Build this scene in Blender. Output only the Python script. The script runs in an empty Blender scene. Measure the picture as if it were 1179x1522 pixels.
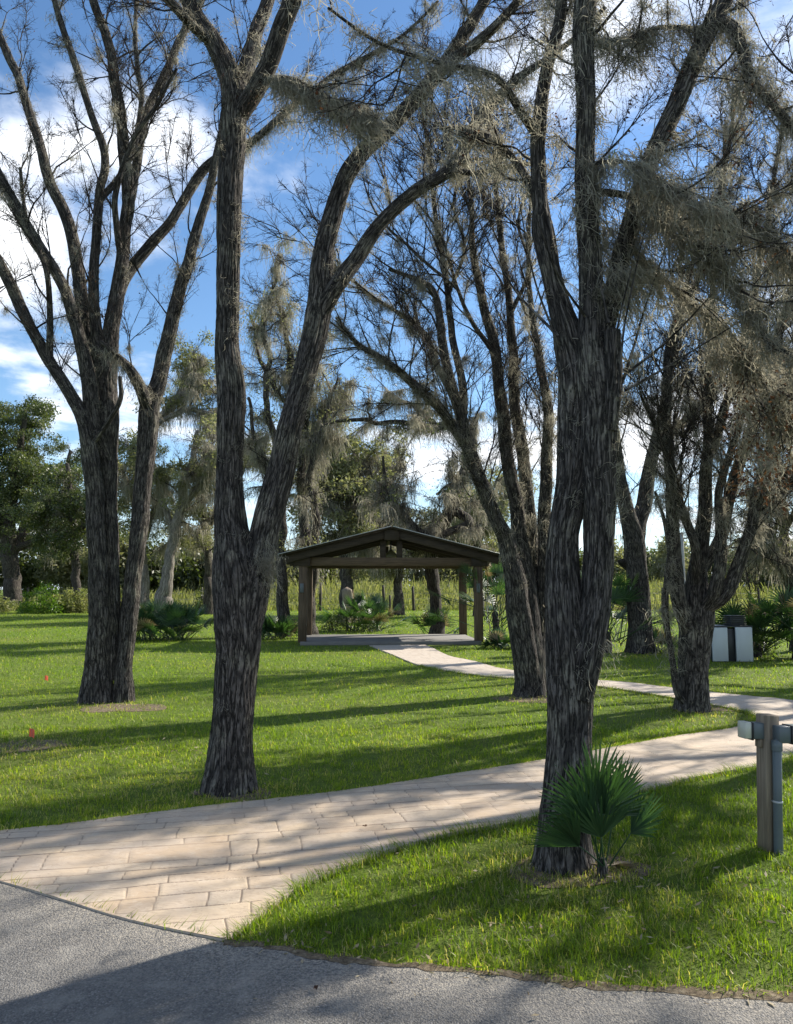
import bpy, math
import numpy as np
from mathutils import Vector, Matrix

rng = np.random.default_rng(11)
SC = bpy.context.scene
COL = SC.collection
PI = math.pi

# ------------------------------------------------------------------ camera model
F, CX, CY, HOR, EYE = 1130.0, 589.5, 761.0, 875.0, 1.6
PITCH = math.atan((HOR - CY) / F)
COSP, SINP = math.cos(PITCH), math.sin(PITCH)

def ray(px, py):
    x, y = (px - CX) / F, (CY - py) / F
    return np.array([x, COSP - y * SINP, SINP + y * COSP])

def P(px, py, Y):
    """point on the sight line at world depth Y"""
    d = ray(px, py)
    return np.array([0, 0, EYE]) + d * (Y / d[1])

def G(px, py, z=0.0):
    d = ray(px, py)
    return np.array([0, 0, EYE]) + d * ((z - EYE) / d[2])

SUN_AZ = math.atan2(0.833, 0.553)          # to the right of the view, ahead
SUN_EL = math.radians(36)
TO_SUN = np.array([math.cos(SUN_EL) * math.sin(SUN_AZ), math.cos(SUN_EL) * math.cos(SUN_AZ), math.sin(SUN_EL)])

# ------------------------------------------------------------------ noise
def _hash(ix, iy, iz, seed):
    h = (ix * 374761393 + iy * 668265263 + iz * 2147483647 + seed * 974634721) & 0xFFFFFFFF
    h = ((h ^ (h >> 13)) * 1274126177) & 0xFFFFFFFF
    h = ((h ^ (h >> 16)) * 2246822519) & 0xFFFFFFFF
    return ((h ^ (h >> 15)) & 0xFFFFFF) / float(0xFFFFFF)

def vnoise(p, seed=0):
    p = np.asarray(p, float)
    i = np.floor(p).astype(np.int64)
    f = p - i
    f = f * f * (3 - 2 * f)
    x, y, z = i[..., 0], i[..., 1], i[..., 2]
    fx, fy, fz = f[..., 0], f[..., 1], f[..., 2]
    def L(a, b, t): return a + (b - a) * t
    c00 = L(_hash(x, y, z, seed), _hash(x + 1, y, z, seed), fx)
    c10 = L(_hash(x, y + 1, z, seed), _hash(x + 1, y + 1, z, seed), fx)
    c01 = L(_hash(x, y, z + 1, seed), _hash(x + 1, y, z + 1, seed), fx)
    c11 = L(_hash(x, y + 1, z + 1, seed), _hash(x + 1, y + 1, z + 1, seed), fx)
    return L(L(c00, c10, fy), L(c01, c11, fy), fz)

def fbm(p, oct=3, seed=0):
    p = np.asarray(p, float)
    s, a, t = 0.0, 1.0, 0.0
    for k in range(oct):
        s = s + a * vnoise(p * (2 ** k), seed + k); t += a; a *= 0.5
    return s / t

def U(a, b, n=None): return rng.uniform(a, b, n)

# ------------------------------------------------------------------ mesh building
class MB:
    """collects vertices, quads, triangles and per-vertex attributes, then links ONE mesh object"""
    def __init__(s):
        s.V, s.Q, s.T, s.A = [], [], [], {}
        s.n = 0
    def add(s, V, Q=None, T=None, **attrs):
        V = np.asarray(V, float).reshape(-1, 3)
        if Q is not None and len(Q): s.Q.append(np.asarray(Q, np.int64).reshape(-1, 4) + s.n)
        if T is not None and len(T): s.T.append(np.asarray(T, np.int64).reshape(-1, 3) + s.n)
        for k, a in attrs.items():
            a = np.asarray(a, float)
            s.A.setdefault(k, []).append((s.n, a))
        s.V.append(V); s.n += len(V)
    def box(s, c, size, rot=None):
        c, h = np.asarray(c, float), np.asarray(size, float) / 2
        b = min(0.006, h.min() * 0.25)                      # small chamfer on all edges
        pts = []
        for ax in range(3):
            for sg in (-1, 1):
                for u, w in ((-1, -1), (1, -1), (1, 1), (-1, 1)):
                    p = np.zeros(3); a1, a2 = [(1, 2), (2, 0), (0, 1)][ax]
                    p[ax] = sg * h[ax]; p[a1] = u * (h[a1] - b); p[a2] = w * (h[a2] - b)
                    pts.append(p)
        pts = np.array(pts)
        if rot is not None: pts = pts @ np.asarray(rot).T
        import itertools
        bm = hull_faces(h, b)
        s.add(pts + c, bm[0], bm[1])
    def build(s, name, mat, parent=None, smooth=False, loc=None):
        V = np.concatenate(s.V) if s.V else np.zeros((0, 3))
        if parent is not None: V = V - np.array(parent_world(parent))
        elif loc is not None: V = V - np.asarray(loc)
        Q = np.concatenate(s.Q) if s.Q else np.zeros((0, 4), np.int64)
        T = np.concatenate(s.T) if s.T else np.zeros((0, 3), np.int64)
        me = bpy.data.meshes.new(name)
        me.vertices.add(len(V)); me.vertices.foreach_set('co', V.astype(np.float32).ravel())
        me.loops.add(Q.size + T.size)
        me.loops.foreach_set('vertex_index', np.concatenate([Q.ravel(), T.ravel()]).astype(np.int32))
        me.polygons.add(len(Q) + len(T))
        st = np.concatenate([np.arange(len(Q)) * 4, Q.size + np.arange(len(T)) * 3]).astype(np.int32)
        me.polygons.foreach_set('loop_start', st)
        if smooth: me.polygons.foreach_set('use_smooth', np.ones(len(Q) + len(T), bool))
        for k, parts in s.A.items():
            dim = 1 if parts[0][1].ndim == 1 else parts[0][1].shape[1]
            full = np.zeros((len(V), dim))
            for st0, a in parts: full[st0:st0 + len(a)] = a.reshape(len(a), dim)
            at = me.attributes.new(k, 'FLOAT' if dim == 1 else 'FLOAT_VECTOR', 'POINT')
            at.data.foreach_set('value' if dim == 1 else 'vector', full.astype(np.float32).ravel())
        me.update(calc_edges=True); me.validate()
        if mat is not None: me.materials.append(mat)
        o = bpy.data.objects.new(name, me); COL.objects.link(o)
        if parent is not None: o.parent = parent
        elif loc is not None: o.location = Vector(loc)
        return o

_WORLD = {}
def parent_world(o):
    p = np.zeros(3)
    while o is not None:
        p = p + np.array(o.location); o = o.parent
    return p

_HF = None
def hull_faces(h, b):
    """faces of a chamfered box whose 24 points are ordered as in MB.box"""
    global _HF
    if _HF is None:
        import bmesh
        H, B = np.array([1., 1., 1.]), 0.2
        bm = bmesh.new(); vs = []
        for ax in range(3):
            for sg in (-1, 1):
                for u, w in ((-1, -1), (1, -1), (1, 1), (-1, 1)):
                    p = np.zeros(3); a1, a2 = [(1, 2), (2, 0), (0, 1)][ax]
                    p[ax] = sg; p[a1] = u * (1 - B); p[a2] = w * (1 - B)
                    vs.append(bm.verts.new(p))
        bm.verts.index_update()
        bmesh.ops.convex_hull(bm, input=vs)
        bmesh.ops.recalc_face_normals(bm, faces=bm.faces)
        bmesh.ops.join_triangles(bm, faces=bm.faces, angle_face_threshold=0.1, angle_shape_threshold=3.0)
        bm.verts.index_update()
        Q = [[v.index for v in f.verts] for f in bm.faces if len(f.verts) == 4]
        T = [[v.index for v in f.verts] for f in bm.faces if len(f.verts) == 3]
        bm.free(); _HF = (Q, T)
    return _HF

def empty(name, loc, label, cat, group=None):
    o = bpy.data.objects.new(name, None); COL.objects.link(o)
    o.location = Vector(loc); o.empty_display_size = 0.2
    o['label'] = label; o['category'] = cat
    if group: o['group'] = group
    return o

def tag(o, label=None, cat=None, group=None, kind=None):
    for k, v in (('label', label), ('category', cat), ('group', group), ('kind', kind)):
        if v: o[k] = v
    return o

# ------------------------------------------------------------------ materials
def mat(name):
    m = bpy.data.materials.new(name); m.use_nodes = True
    nt = m.node_tree; nt.nodes.clear()
    out = nt.nodes.new('ShaderNodeOutputMaterial')
    return m, nt, out

def N(nt, typ, inputs=None, **props):
    n = nt.nodes.new(typ)
    for k, v in props.items(): setattr(n, k, v)
    for k, v in (inputs or {}).items():
        if isinstance(v, bpy.types.NodeSocket): nt.links.new(v, n.inputs[k])
        else: n.inputs[k].default_value = v
    return n

def ramp(nt, fac, stops):
    r = nt.nodes.new('ShaderNodeValToRGB'); nt.links.new(fac, r.inputs[0])
    el = r.color_ramp.elements
    while len(el) < len(stops): el.new(0.5)
    for e, (p, c) in zip(el, stops):
        e.position = p; e.color = (*c, 1) if len(c) == 3 else c
    return r.outputs[0]

def mixc(nt, fac, a, b, mode='MIX'):
    n = nt.nodes.new('ShaderNodeMix'); n.data_type = 'RGBA'; n.blend_type = mode
    for s, v in ((n.inputs[0], fac), (n.inputs[6], a), (n.inputs[7], b)):
        if isinstance(v, bpy.types.NodeSocket): nt.links.new(v, s)
        elif isinstance(v, (int, float)): s.default_value = v
        else: s.default_value = (*v, 1)
    return n.outputs[2]

def math_(nt, op, a, b=0.0, c=None):
    n = nt.nodes.new('ShaderNodeMath'); n.operation = op
    for i, v in enumerate((a, b) if c is None else (a, b, c)):
        if isinstance(v, bpy.types.NodeSocket): nt.links.new(v, n.inputs[i])
        else: n.inputs[i].default_value = v
    return n.outputs[0]

def bsdf(nt, out, col, rough=0.8, spec=0.3, bump=None, bstr=0.5, bdist=0.01, metal=0.0):
    b = nt.nodes.new('ShaderNodeBsdfPrincipled')
    if isinstance(col, bpy.types.NodeSocket): nt.links.new(col, b.inputs['Base Color'])
    else: b.inputs['Base Color'].default_value = (*col, 1)
    if isinstance(rough, bpy.types.NodeSocket): nt.links.new(rough, b.inputs['Roughness'])
    else: b.inputs['Roughness'].default_value = rough
    b.inputs['Specular IOR Level'].default_value = spec
    b.inputs['Metallic'].default_value = metal
    if bump is not None:
        bn = N(nt, 'ShaderNodeBump', {'Height': bump, 'Strength': bstr, 'Distance': bdist})
        nt.links.new(bn.outputs[0], b.inputs['Normal'])
    nt.links.new(b.outputs[0], out.inputs[0])
    return b

def leafy(name, stops, trans=0.45, rough=0.55, spec=0.25, tint=(1.0, 1.0, 0.6), attr='rnd'):
    """thin translucent plant tissue, coloured by a random value per leaf"""
    m, nt, out = mat(name)
    a = N(nt, 'ShaderNodeAttribute', attribute_name=attr)
    c = ramp(nt, a.outputs['Fac'], stops)
    b = nt.nodes.new('ShaderNodeBsdfPrincipled')
    nt.links.new(c, b.inputs['Base Color']); b.inputs['Roughness'].default_value = rough
    b.inputs['Specular IOR Level'].default_value = spec
    t = N(nt, 'ShaderNodeBsdfTranslucent', {'Color': mixc(nt, 1.0, c, tint, 'MULTIPLY')})
    mx = N(nt, 'ShaderNodeMixShader', {0: trans, 1: b.outputs[0], 2: t.outputs[0]})
    nt.links.new(mx.outputs[0], out.inputs[0])
    return m

def bark_mat(name, dark, mid, light, lichen, lich_amt=0.35, fine=1.0, bstr=0.9):
    m, nt, out = mat(name)
    a = N(nt, 'ShaderNodeAttribute', attribute_name='bark').outputs['Vector']
    g = N(nt, 'ShaderNodeNewGeometry').outputs['Position']
    mp = N(nt, 'ShaderNodeMapping', {'Vector': a, 'Scale': (58 * fine, 58 * fine, 5.5 * fine)})
    n1 = N(nt, 'ShaderNodeTexNoise', {'Vector': mp.outputs[0], 'Scale': 1.0, 'Detail': 5.0, 'Roughness': 0.62, 'Distortion': 0.35})
    mp2 = N(nt, 'ShaderNodeMapping', {'Vector': a, 'Scale': (110 * fine, 110 * fine, 26 * fine)})
    n2 = N(nt, 'ShaderNodeTexNoise', {'Vector': mp2.outputs[0], 'Scale': 1.0, 'Detail': 3.0})
    v = N(nt, 'ShaderNodeTexVoronoi', {'Vector': mp.outputs[0], 'Scale': 0.55}, feature='DISTANCE_TO_EDGE')
    h = math_(nt, 'ADD', math_(nt, 'MULTIPLY', n1.outputs[0], 0.8), math_(nt, 'MULTIPLY', n2.outputs[0], 0.35))
    crack = math_(nt, 'SMOOTHSTEP', v.outputs['Distance'], 0.0, 0.16) if False else N(nt, 'ShaderNodeMapRange', {'Value': v.outputs['Distance'], 'From Min': 0.0, 'From Max': 0.16}, interpolation_type='SMOOTHSTEP').outputs[0]
    h = math_(nt, 'ADD', h, math_(nt, 'MULTIPLY', crack, 0.35))
    gro = N(nt, 'ShaderNodeMapRange', {'Value': math_(nt, 'ABSOLUTE', math_(nt, 'SUBTRACT', n1.outputs[0], 0.5)), 'From Min': 0.0, 'From Max': 0.055}, interpolation_type='SMOOTHSTEP').outputs[0]
    h = math_(nt, 'ADD', h, math_(nt, 'MULTIPLY', gro, 0.5))
    c = ramp(nt, n2.outputs[0], [(0.3, mid), (0.7, light)])
    c = mixc(nt, ramp(nt, n1.outputs[0], [(0.38, (0.75, 0.75, 0.75)), (0.6, (0, 0, 0))]), c, mid)
    nl = N(nt, 'ShaderNodeTexNoise', {'Vector': g, 'Scale': 3.4, 'Detail': 8.0, 'Roughness': 0.74})
    lf = N(nt, 'ShaderNodeMapRange', {'Value': nl.outputs[0], 'From Min': 0.5, 'From Max': 0.62, 'To Max': lich_amt}).outputs[0]
    c = mixc(nt, lf, c, lichen)
    c = mixc(nt, math_(nt, 'MULTIPLY', math_(nt, 'SUBTRACT', 1.0, gro), 0.85), c, dark)
    c = mixc(nt, math_(nt, 'MULTIPLY', math_(nt, 'SUBTRACT', 1.0, crack), 0.7), c, dark)
    bsdf(nt, out, c, 0.9, 0.15, h, bstr, 0.02)
    return m

M = {}
M['bark'] = bark_mat('bark_cedar', (0.010, 0.009, 0.0085), (0.07, 0.062, 0.056), (0.175, 0.158, 0.144), (0.25, 0.235, 0.185), 0.65)
M['bark_far'] = bark_mat('bark_grey', (0.014, 0.012, 0.011), (0.06, 0.052, 0.045), (0.15, 0.133, 0.118), (0.19, 0.18, 0.14), 0.6, 0.6, 0.7)
M['bark_pale'] = bark_mat('bark_pale_grey', (0.07, 0.062, 0.052), (0.19, 0.17, 0.145), (0.33, 0.30, 0.27), (0.24, 0.24, 0.19), 0.5, 0.4, 0.7)
M['twig'] = bark_mat('twig_bark', (0.014, 0.012, 0.011), (0.036, 0.030, 0.027), (0.075, 0.064, 0.057), (0.12, 0.115, 0.09), 0.25, 1.0, 0.3)
M['moss'] = leafy('spanish_moss', [(0.0, (0.16, 0.148, 0.12)), (0.35, (0.28, 0.265, 0.222)), (0.75, (0.385, 0.37, 0.315)), (1.0, (0.50, 0.475, 0.40))], 0.55, 0.9, 0.05, (1, 0.98, 0.88))
M['deadleaf'] = leafy('withered_leaf', [(0.0, (0.035, 0.02, 0.016)), (0.5, (0.075, 0.04, 0.028)), (1.0, (0.15, 0.085, 0.045))], 0.3, 0.7, 0.15, (1, 0.8, 0.5))
M['oakleaf'] = leafy('oak_leaf', [(0.0, (0.036, 0.05, 0.022)), (0.5, (0.075, 0.096, 0.038)), (0.85, (0.125, 0.145, 0.06)), (1.0, (0.21, 0.205, 0.115))], 0.4, 0.45, 0.4, (1.2, 1.3, 0.5))
M['greyleaf'] = leafy('grey_green_leaf', [(0.0, (0.10, 0.108, 0.06)), (0.5, (0.20, 0.205, 0.12)), (1.0, (0.34, 0.325, 0.22))], 0.5, 0.6, 0.25, (1.1, 1.15, 0.6))
M['brightleaf'] = leafy('fresh_leaf', [(0.0, (0.05, 0.10, 0.015)), (0.6, (0.10, 0.18, 0.025)), (1.0, (0.18, 0.25, 0.05))], 0.5, 0.4, 0.4, (1.3, 1.4, 0.4))
M['palm'] = leafy('palmetto_leaf', [(0.0, (0.025, 0.055, 0.026)), (0.5, (0.045, 0.095, 0.042)), (0.9, (0.085, 0.14, 0.055)), (1.0, (0.22, 0.18, 0.09))], 0.35, 0.35, 0.5, (1.2, 1.35, 0.4))
M['deadpalm'] = leafy('dry_palmetto_leaf', [(0.0, (0.14, 0.10, 0.055)), (1.0, (0.42, 0.36, 0.25))], 0.3, 0.7, 0.2)
M['grass'] = leafy('lawn_grass', [(0.0, (0.065, 0.12, 0.014)), (0.35, (0.16, 0.24, 0.02)), (0.65, (0.28, 0.335, 0.032)), (0.85, (0.38, 0.38, 0.075)), (0.93, (0.38, 0.33, 0.16)), (1.0, (0.50, 0.43, 0.27))], 0.6, 0.45, 0.35, (1.25, 1.35, 0.35))
M['weeds'] = leafy('tall_weeds', [(0.0, (0.12, 0.145, 0.06)), (0.5, (0.215, 0.235, 0.105)), (0.85, (0.33, 0.32, 0.18)), (1.0, (0.45, 0.40, 0.28))], 0.45, 0.6, 0.2, (1.15, 1.2, 0.5))

def wood_mat(name, a, b, scale=(30, 30, 2.0)):
    m, nt, out = mat(name)
    g = N(nt, 'ShaderNodeTexCoord').outputs['Object']
    mp = N(nt, 'ShaderNodeMapping', {'Vector': g, 'Scale': scale})
    n = N(nt, 'ShaderNodeTexNoise', {'Vector': mp.outputs[0], 'Scale': 1.0, 'Detail': 5.0, 'Distortion': 0.5})
    n2 = N(nt, 'ShaderNodeTexNoise', {'Vector': g, 'Scale': 3.0, 'Detail': 3.0})
    c = ramp(nt, n.outputs[0], [(0.3, a), (0.7, b)])
    c = mixc(nt, math_(nt, 'MULTIPLY', n2.outputs[0], 0.5), c, tuple(x * 0.6 for x in a))
    bsdf(nt, out, c, 0.75, 0.25, n.outputs[0], 0.5, 0.004)
    return m
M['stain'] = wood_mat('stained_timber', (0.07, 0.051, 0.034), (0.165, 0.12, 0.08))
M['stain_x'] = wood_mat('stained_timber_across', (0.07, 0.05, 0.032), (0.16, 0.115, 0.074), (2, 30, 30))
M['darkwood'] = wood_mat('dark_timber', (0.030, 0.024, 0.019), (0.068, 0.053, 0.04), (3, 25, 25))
M['postwood'] = wood_mat('weathered_timber', (0.14, 0.112, 0.083), (0.33, 0.265, 0.195), (45, 45, 3))
M['fencewood'] = wood_mat('old_fence_timber', (0.03, 0.025, 0.02), (0.09, 0.075, 0.06), (20, 20, 2))

def plain(name, col, rough=0.5, spec=0.4, var=0.15, metal=0.0, scale=8.0):
    m, nt, out = mat(name)
    g = N(nt, 'ShaderNodeTexCoord').outputs['Object']
    n = N(nt, 'ShaderNodeTexNoise', {'Vector': g, 'Scale': scale, 'Detail': 5.0, 'Roughness': 0.65})
    c = mixc(nt, n.outputs[0], tuple(x * (1 - var * 1.6) for x in col), tuple(min(1, x * (1 + var)) for x in col))
    bsdf(nt, out, c, rough, spec, n.outputs[0], 0.15, 0.003, metal)
    return m
M['conduit'] = plain('grey_plastic_conduit', (0.10, 0.122, 0.13), 0.42, 0.4, 0.12)
M['boxgrey'] = plain('grey_metal_box', (0.10, 0.12, 0.13), 0.45, 0.4, 0.12)
M['cover'] = plain('clear_bubble_cover', (0.47, 0.47, 0.40), 0.3, 0.5, 0.08)
M['gasket'] = plain('black_gasket', (0.02, 0.02, 0.022), 0.6)
M['panel'] = plain('pale_grey_panel', (0.50, 0.54, 0.56), 0.45, 0.3, 0.08, 0, 3.0)
M['darkmetal'] = plain('dark_metal', (0.03, 0.033, 0.036), 0.45, 0.4)
M['concrete'] = plain('slab_concrete', (0.18, 0.172, 0.16), 0.85, 0.2, 0.2, 0, 4.0)
M['orange'] = leafy('orange_flag_plastic', [(0.0, (0.80, 0.13, 0.07)), (1.0, (0.85, 0.20, 0.12))], 0.35, 0.4, 0.3, (1, 0.9, 0.8))
M['wire'] = plain('steel_wire', (0.25, 0.24, 0.23), 0.5, 0.5, 0.1, 0.6)
M['drip'] = plain('galvanised_drip_edge', (0.38, 0.39, 0.39), 0.4, 0.5, 0.1, 0.3)
M['lampglass'] = plain('amber_lamp_glass', (0.20, 0.19, 0.09), 0.3, 0.5, 0.2)
M['poleg'] = plain('grey_pole', (0.30, 0.30, 0.29), 0.8, 0.2, 0.2)

# roof shingles
def roof_mat():
    m, nt, out = mat('roof_shingles')
    g = N(nt, 'ShaderNodeTexCoord').outputs['Object']
    mp = N(nt, 'ShaderNodeMapping', {'Vector': g, 'Rotation': (0, 0, PI / 2)})
    b = N(nt, 'ShaderNodeTexBrick', {'Vector': mp.outputs[0], 'Color1': (0.06, 0.055, 0.05, 1), 'Color2': (0.10, 0.092, 0.085, 1), 'Mortar': (0.02, 0.02, 0.02, 1),
          'Scale': 1.0, 'Mortar Size': 0.006, 'Brick Width': 0.3, 'Row Height': 0.14})
    n = N(nt, 'ShaderNodeTexNoise', {'Vector': g, 'Scale': 60.0, 'Detail': 3.0})
    bsdf(nt, out, mixc(nt, math_(nt, 'MULTIPLY', n.outputs[0], 0.5), b.outputs[0], (0.14, 0.13, 0.12)), 0.9, 0.2, b.outputs['Fac'], 0.4, -0.01)
    return m
M['roof'] = roof_mat()

# ground, path, asphalt
def ground_mat():
    m, nt, out = mat('lawn_soil')
    g = N(nt, 'ShaderNodeNewGeometry').outputs['Position']
    n1 = N(nt, 'ShaderNodeTexNoise', {'Vector': g, 'Scale': 0.35, 'Detail': 5.0})
    n2 = N(nt, 'ShaderNodeTexNoise', {'Vector': g, 'Scale': 9.0, 'Detail': 6.0, 'Roughness': 0.7})
    n3 = N(nt, 'ShaderNodeTexNoise', {'Vector': g, 'Scale': 55.0, 'Detail': 4.0, 'Roughness': 0.7})
    c = ramp(nt, n2.outputs[0], [(0.3, (0.065, 0.105, 0.016)), (0.55, (0.125, 0.19, 0.024)), (0.75, (0.20, 0.25, 0.045))])
    c = mixc(nt, ramp(nt, n1.outputs[0], [(0.42, (0, 0, 0)), (0.72, (0.55, 0.55, 0.55))]), c, (0.17, 0.17, 0.055))
    c = mixc(nt, ramp(nt, n3.outputs[0], [(0.35, (0.65, 0.65, 0.65)), (0.55, (0, 0, 0))]), c, (0.05, 0.06, 0.02))
    h = math_(nt, 'ADD', n2.outputs[0], n3.outputs[0])
    bsdf(nt, out, c, 0.9, 0.1, h, 0.8, 0.04)
    return m
M['ground'] = ground_mat()

def soil_mat():
    m, nt, out = mat('dry_thatch_soil')
    g = N(nt, 'ShaderNodeNewGeometry').outputs['Position']
    n3 = N(nt, 'ShaderNodeTexNoise', {'Vector': g, 'Scale': 30.0, 'Detail': 6.0, 'Roughness': 0.75})
    c = ramp(nt, n3.outputs[0], [(0.3, (0.05, 0.038, 0.026)), (0.5, (0.14, 0.11, 0.075)), (0.7, (0.28, 0.235, 0.165))])
    bsdf(nt, out, c, 0.95, 0.1, n3.outputs[0], 0.8, 0.02)
    return m
M['soil'] = soil_mat()

def path_mat():
    m, nt, out = mat('stamped_concrete')
    g = N(nt, 'ShaderNodeNewGeometry').outputs['Position']
    st = N(nt, 'ShaderNodeAttribute', attribute_name='stone').outputs['Fac']
    jt = N(nt, 'ShaderNodeAttribute', attribute_name='joint').outputs['Fac']
    jt = N(nt, 'ShaderNodeMapRange', {'Value': jt, 'From Min': 0.55, 'From Max': 1.05, 'To Min': 1.0, 'To Max': 0.0}).outputs[0]
    jt = math_(nt, 'MULTIPLY', jt, N(nt, 'ShaderNodeAttribute', attribute_name='jfade').outputs['Fac'])
    tn = N(nt, 'ShaderNodeAttribute', attribute_name='tone').outputs['Fac']
    n1 = N(nt, 'ShaderNodeTexNoise', {'Vector': g, 'Scale': 3.2, 'Detail': 6.0, 'Roughness': 0.62})
    n2 = N(nt, 'ShaderNodeTexNoise', {'Vector': g, 'Scale': 42.0, 'Detail': 5.0, 'Roughness': 0.7})
    mp = N(nt, 'ShaderNodeMapping', {'Vector': g, 'Scale': (5, 14, 8), 'Rotation': (0, 0, 0.22)})
    n4 = N(nt, 'ShaderNodeTexNoise', {'Vector': mp.outputs[0], 'Scale': 1.0, 'Detail': 7.0, 'Roughness': 0.6, 'Distortion': 1.2})
    c = ramp(nt, st, [(0.0, (0.37, 0.275, 0.185)), (0.4, (0.43, 0.335, 0.235)), (0.75, (0.41, 0.335, 0.25)), (1.0, (0.47, 0.355, 0.23))])
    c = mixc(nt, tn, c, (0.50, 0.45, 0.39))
    c = mixc(nt, ramp(nt, n1.outputs[0], [(0.42, (0, 0, 0)), (0.68, (0.85, 0.85, 0.85))]), c, (0.40, 0.33, 0.265))
    vein = N(nt, 'ShaderNodeMapRange', {'Value': math_(nt, 'ABSOLUTE', math_(nt, 'SUBTRACT', n4.outputs[0], 0.5)), 'From Min': 0.0, 'From Max': 0.022, 'To Min': 0.6, 'To Max': 0.0}).outputs[0]
    c = mixc(nt, vein, c, (0.24, 0.185, 0.13))
    n6 = N(nt, 'ShaderNodeTexNoise', {'Vector': g, 'Scale': 11.0, 'Detail': 8.0, 'Roughness': 0.72})
    c = mixc(nt, ramp(nt, n6.outputs[0], [(0.5, (0, 0, 0)), (0.7, (0.65, 0.65, 0.65))]), c, (0.33, 0.265, 0.20))
    c = mixc(nt, ramp(nt, n6.outputs[0], [(0.3, (0.5, 0.5, 0.5)), (0.45, (0, 0, 0))]), c, (0.52, 0.45, 0.36))
    c = mixc(nt, math_(nt, 'MULTIPLY', n2.outputs[0], 0.25), c, (0.40, 0.34, 0.27))
    c = mixc(nt, jt, c, (0.13, 0.10, 0.075))
    h = math_(nt, 'ADD', math_(nt, 'MULTIPLY', n4.outputs[0], 0.9), math_(nt, 'MULTIPLY', n2.outputs[0], 0.2))
    bsdf(nt, out, c, 0.72, 0.3, h, 0.45, 0.012)
    return m
M['path'] = path_mat()

def asphalt_mat():
    m, nt, out = mat('asphalt')
    g = N(nt, 'ShaderNodeNewGeometry').outputs['Position']
    v = N(nt, 'ShaderNodeTexVoronoi', {'Vector': g, 'Scale': 125.0})
    n1 = N(nt, 'ShaderNodeTexNoise', {'Vector': g, 'Scale': 1.6, 'Detail': 6.0, 'Roughness': 0.65})
    n2 = N(nt, 'ShaderNodeTexNoise', {'Vector': g, 'Scale': 70.0, 'Detail': 4.0, 'Roughness': 0.8})
    ed = N(nt, 'ShaderNodeAttribute', attribute_name='edge').outputs['Fac']
    sep = N(nt, 'ShaderNodeSeparateColor', {'Color': v.outputs['Color']})
    c = ramp(nt, sep.outputs[0], [(0.0, (0.095, 0.093, 0.091)), (0.6, (0.13, 0.127, 0.124)), (0.9, (0.175, 0.17, 0.164)), (1.0, (0.25, 0.24, 0.23))])
    c = mixc(nt, ramp(nt, v.outputs['Distance'], [(0.35, (0, 0, 0)), (0.8, (0.8, 0.8, 0.8))]), c, (0.04, 0.04, 0.04))
    c = mixc(nt, ramp(nt, n1.outputs[0], [(0.38, (0.6, 0.6, 0.6)), (0.58, (0, 0, 0))]), c, (0.10, 0.098, 0.096))
    n5 = N(nt, 'ShaderNodeTexNoise', {'Vector': g, 'Scale': 6.0, 'Detail': 8.0, 'Roughness': 0.7})
    c = mixc(nt, ramp(nt, n5.outputs[0], [(0.5, (0, 0, 0)), (0.66, (0.6, 0.6, 0.6))]), c, (0.21, 0.20, 0.182))
    dust = math_(nt, 'MULTIPLY', ed, ramp(nt, n2.outputs[0], [(0.42, (0, 0, 0)), (0.62, (0.9, 0.9, 0.9))]))
    c = mixc(nt, dust, c, (0.36, 0.32, 0.26))
    h = math_(nt, 'SUBTRACT', math_(nt, 'MULTIPLY', n2.outputs[0], 0.7), v.outputs['Distance'])
    bsdf(nt, out, c, 0.85, 0.3, h, 0.8, 0.006)
    return m
M['asphalt'] = asphalt_mat()

# ------------------------------------------------------------------ tubes, curves
def catmull(pts, n_per):
    pts = np.asarray(pts, float)
    ext = np.vstack([2 * pts[0] - pts[1], pts, 2 * pts[-1] - pts[-2]])
    out = []
    for i in range(1, len(ext) - 2):
        p0, p1, p2, p3 = ext[i - 1:i + 3]
        k = n_per[i - 1] if hasattr(n_per, '__len__') else n_per
        t = np.linspace(0, 1, k, endpoint=False)[:, None]
        out.append(0.5 * ((2 * p1) + (-p0 + p2) * t + (2 * p0 - 5 * p1 + 4 * p2 - p3) * t ** 2 + (-p0 + 3 * p1 - 3 * p2 + p3) * t ** 3))
    out.append(pts[-1:])
    return np.vstack(out)

def frames(pts):
    d = np.gradient(pts, axis=0)
    d /= np.linalg.norm(d, axis=1, keepdims=True) + 1e-9
    a = np.array([1.0, 0, 0]) if abs(d[0][0]) < 0.8 else np.array([0, 1.0, 0])
    u = a - d[0] * a.dot(d[0]); u /= np.linalg.norm(u)
    Us = [u]
    for i in range(1, len(pts)):
        u = u - d[i] * u.dot(d[i]); u /= np.linalg.norm(u) + 1e-9
        Us.append(u)
    Us = np.array(Us)
    return d, Us, np.cross(d, Us)

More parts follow.
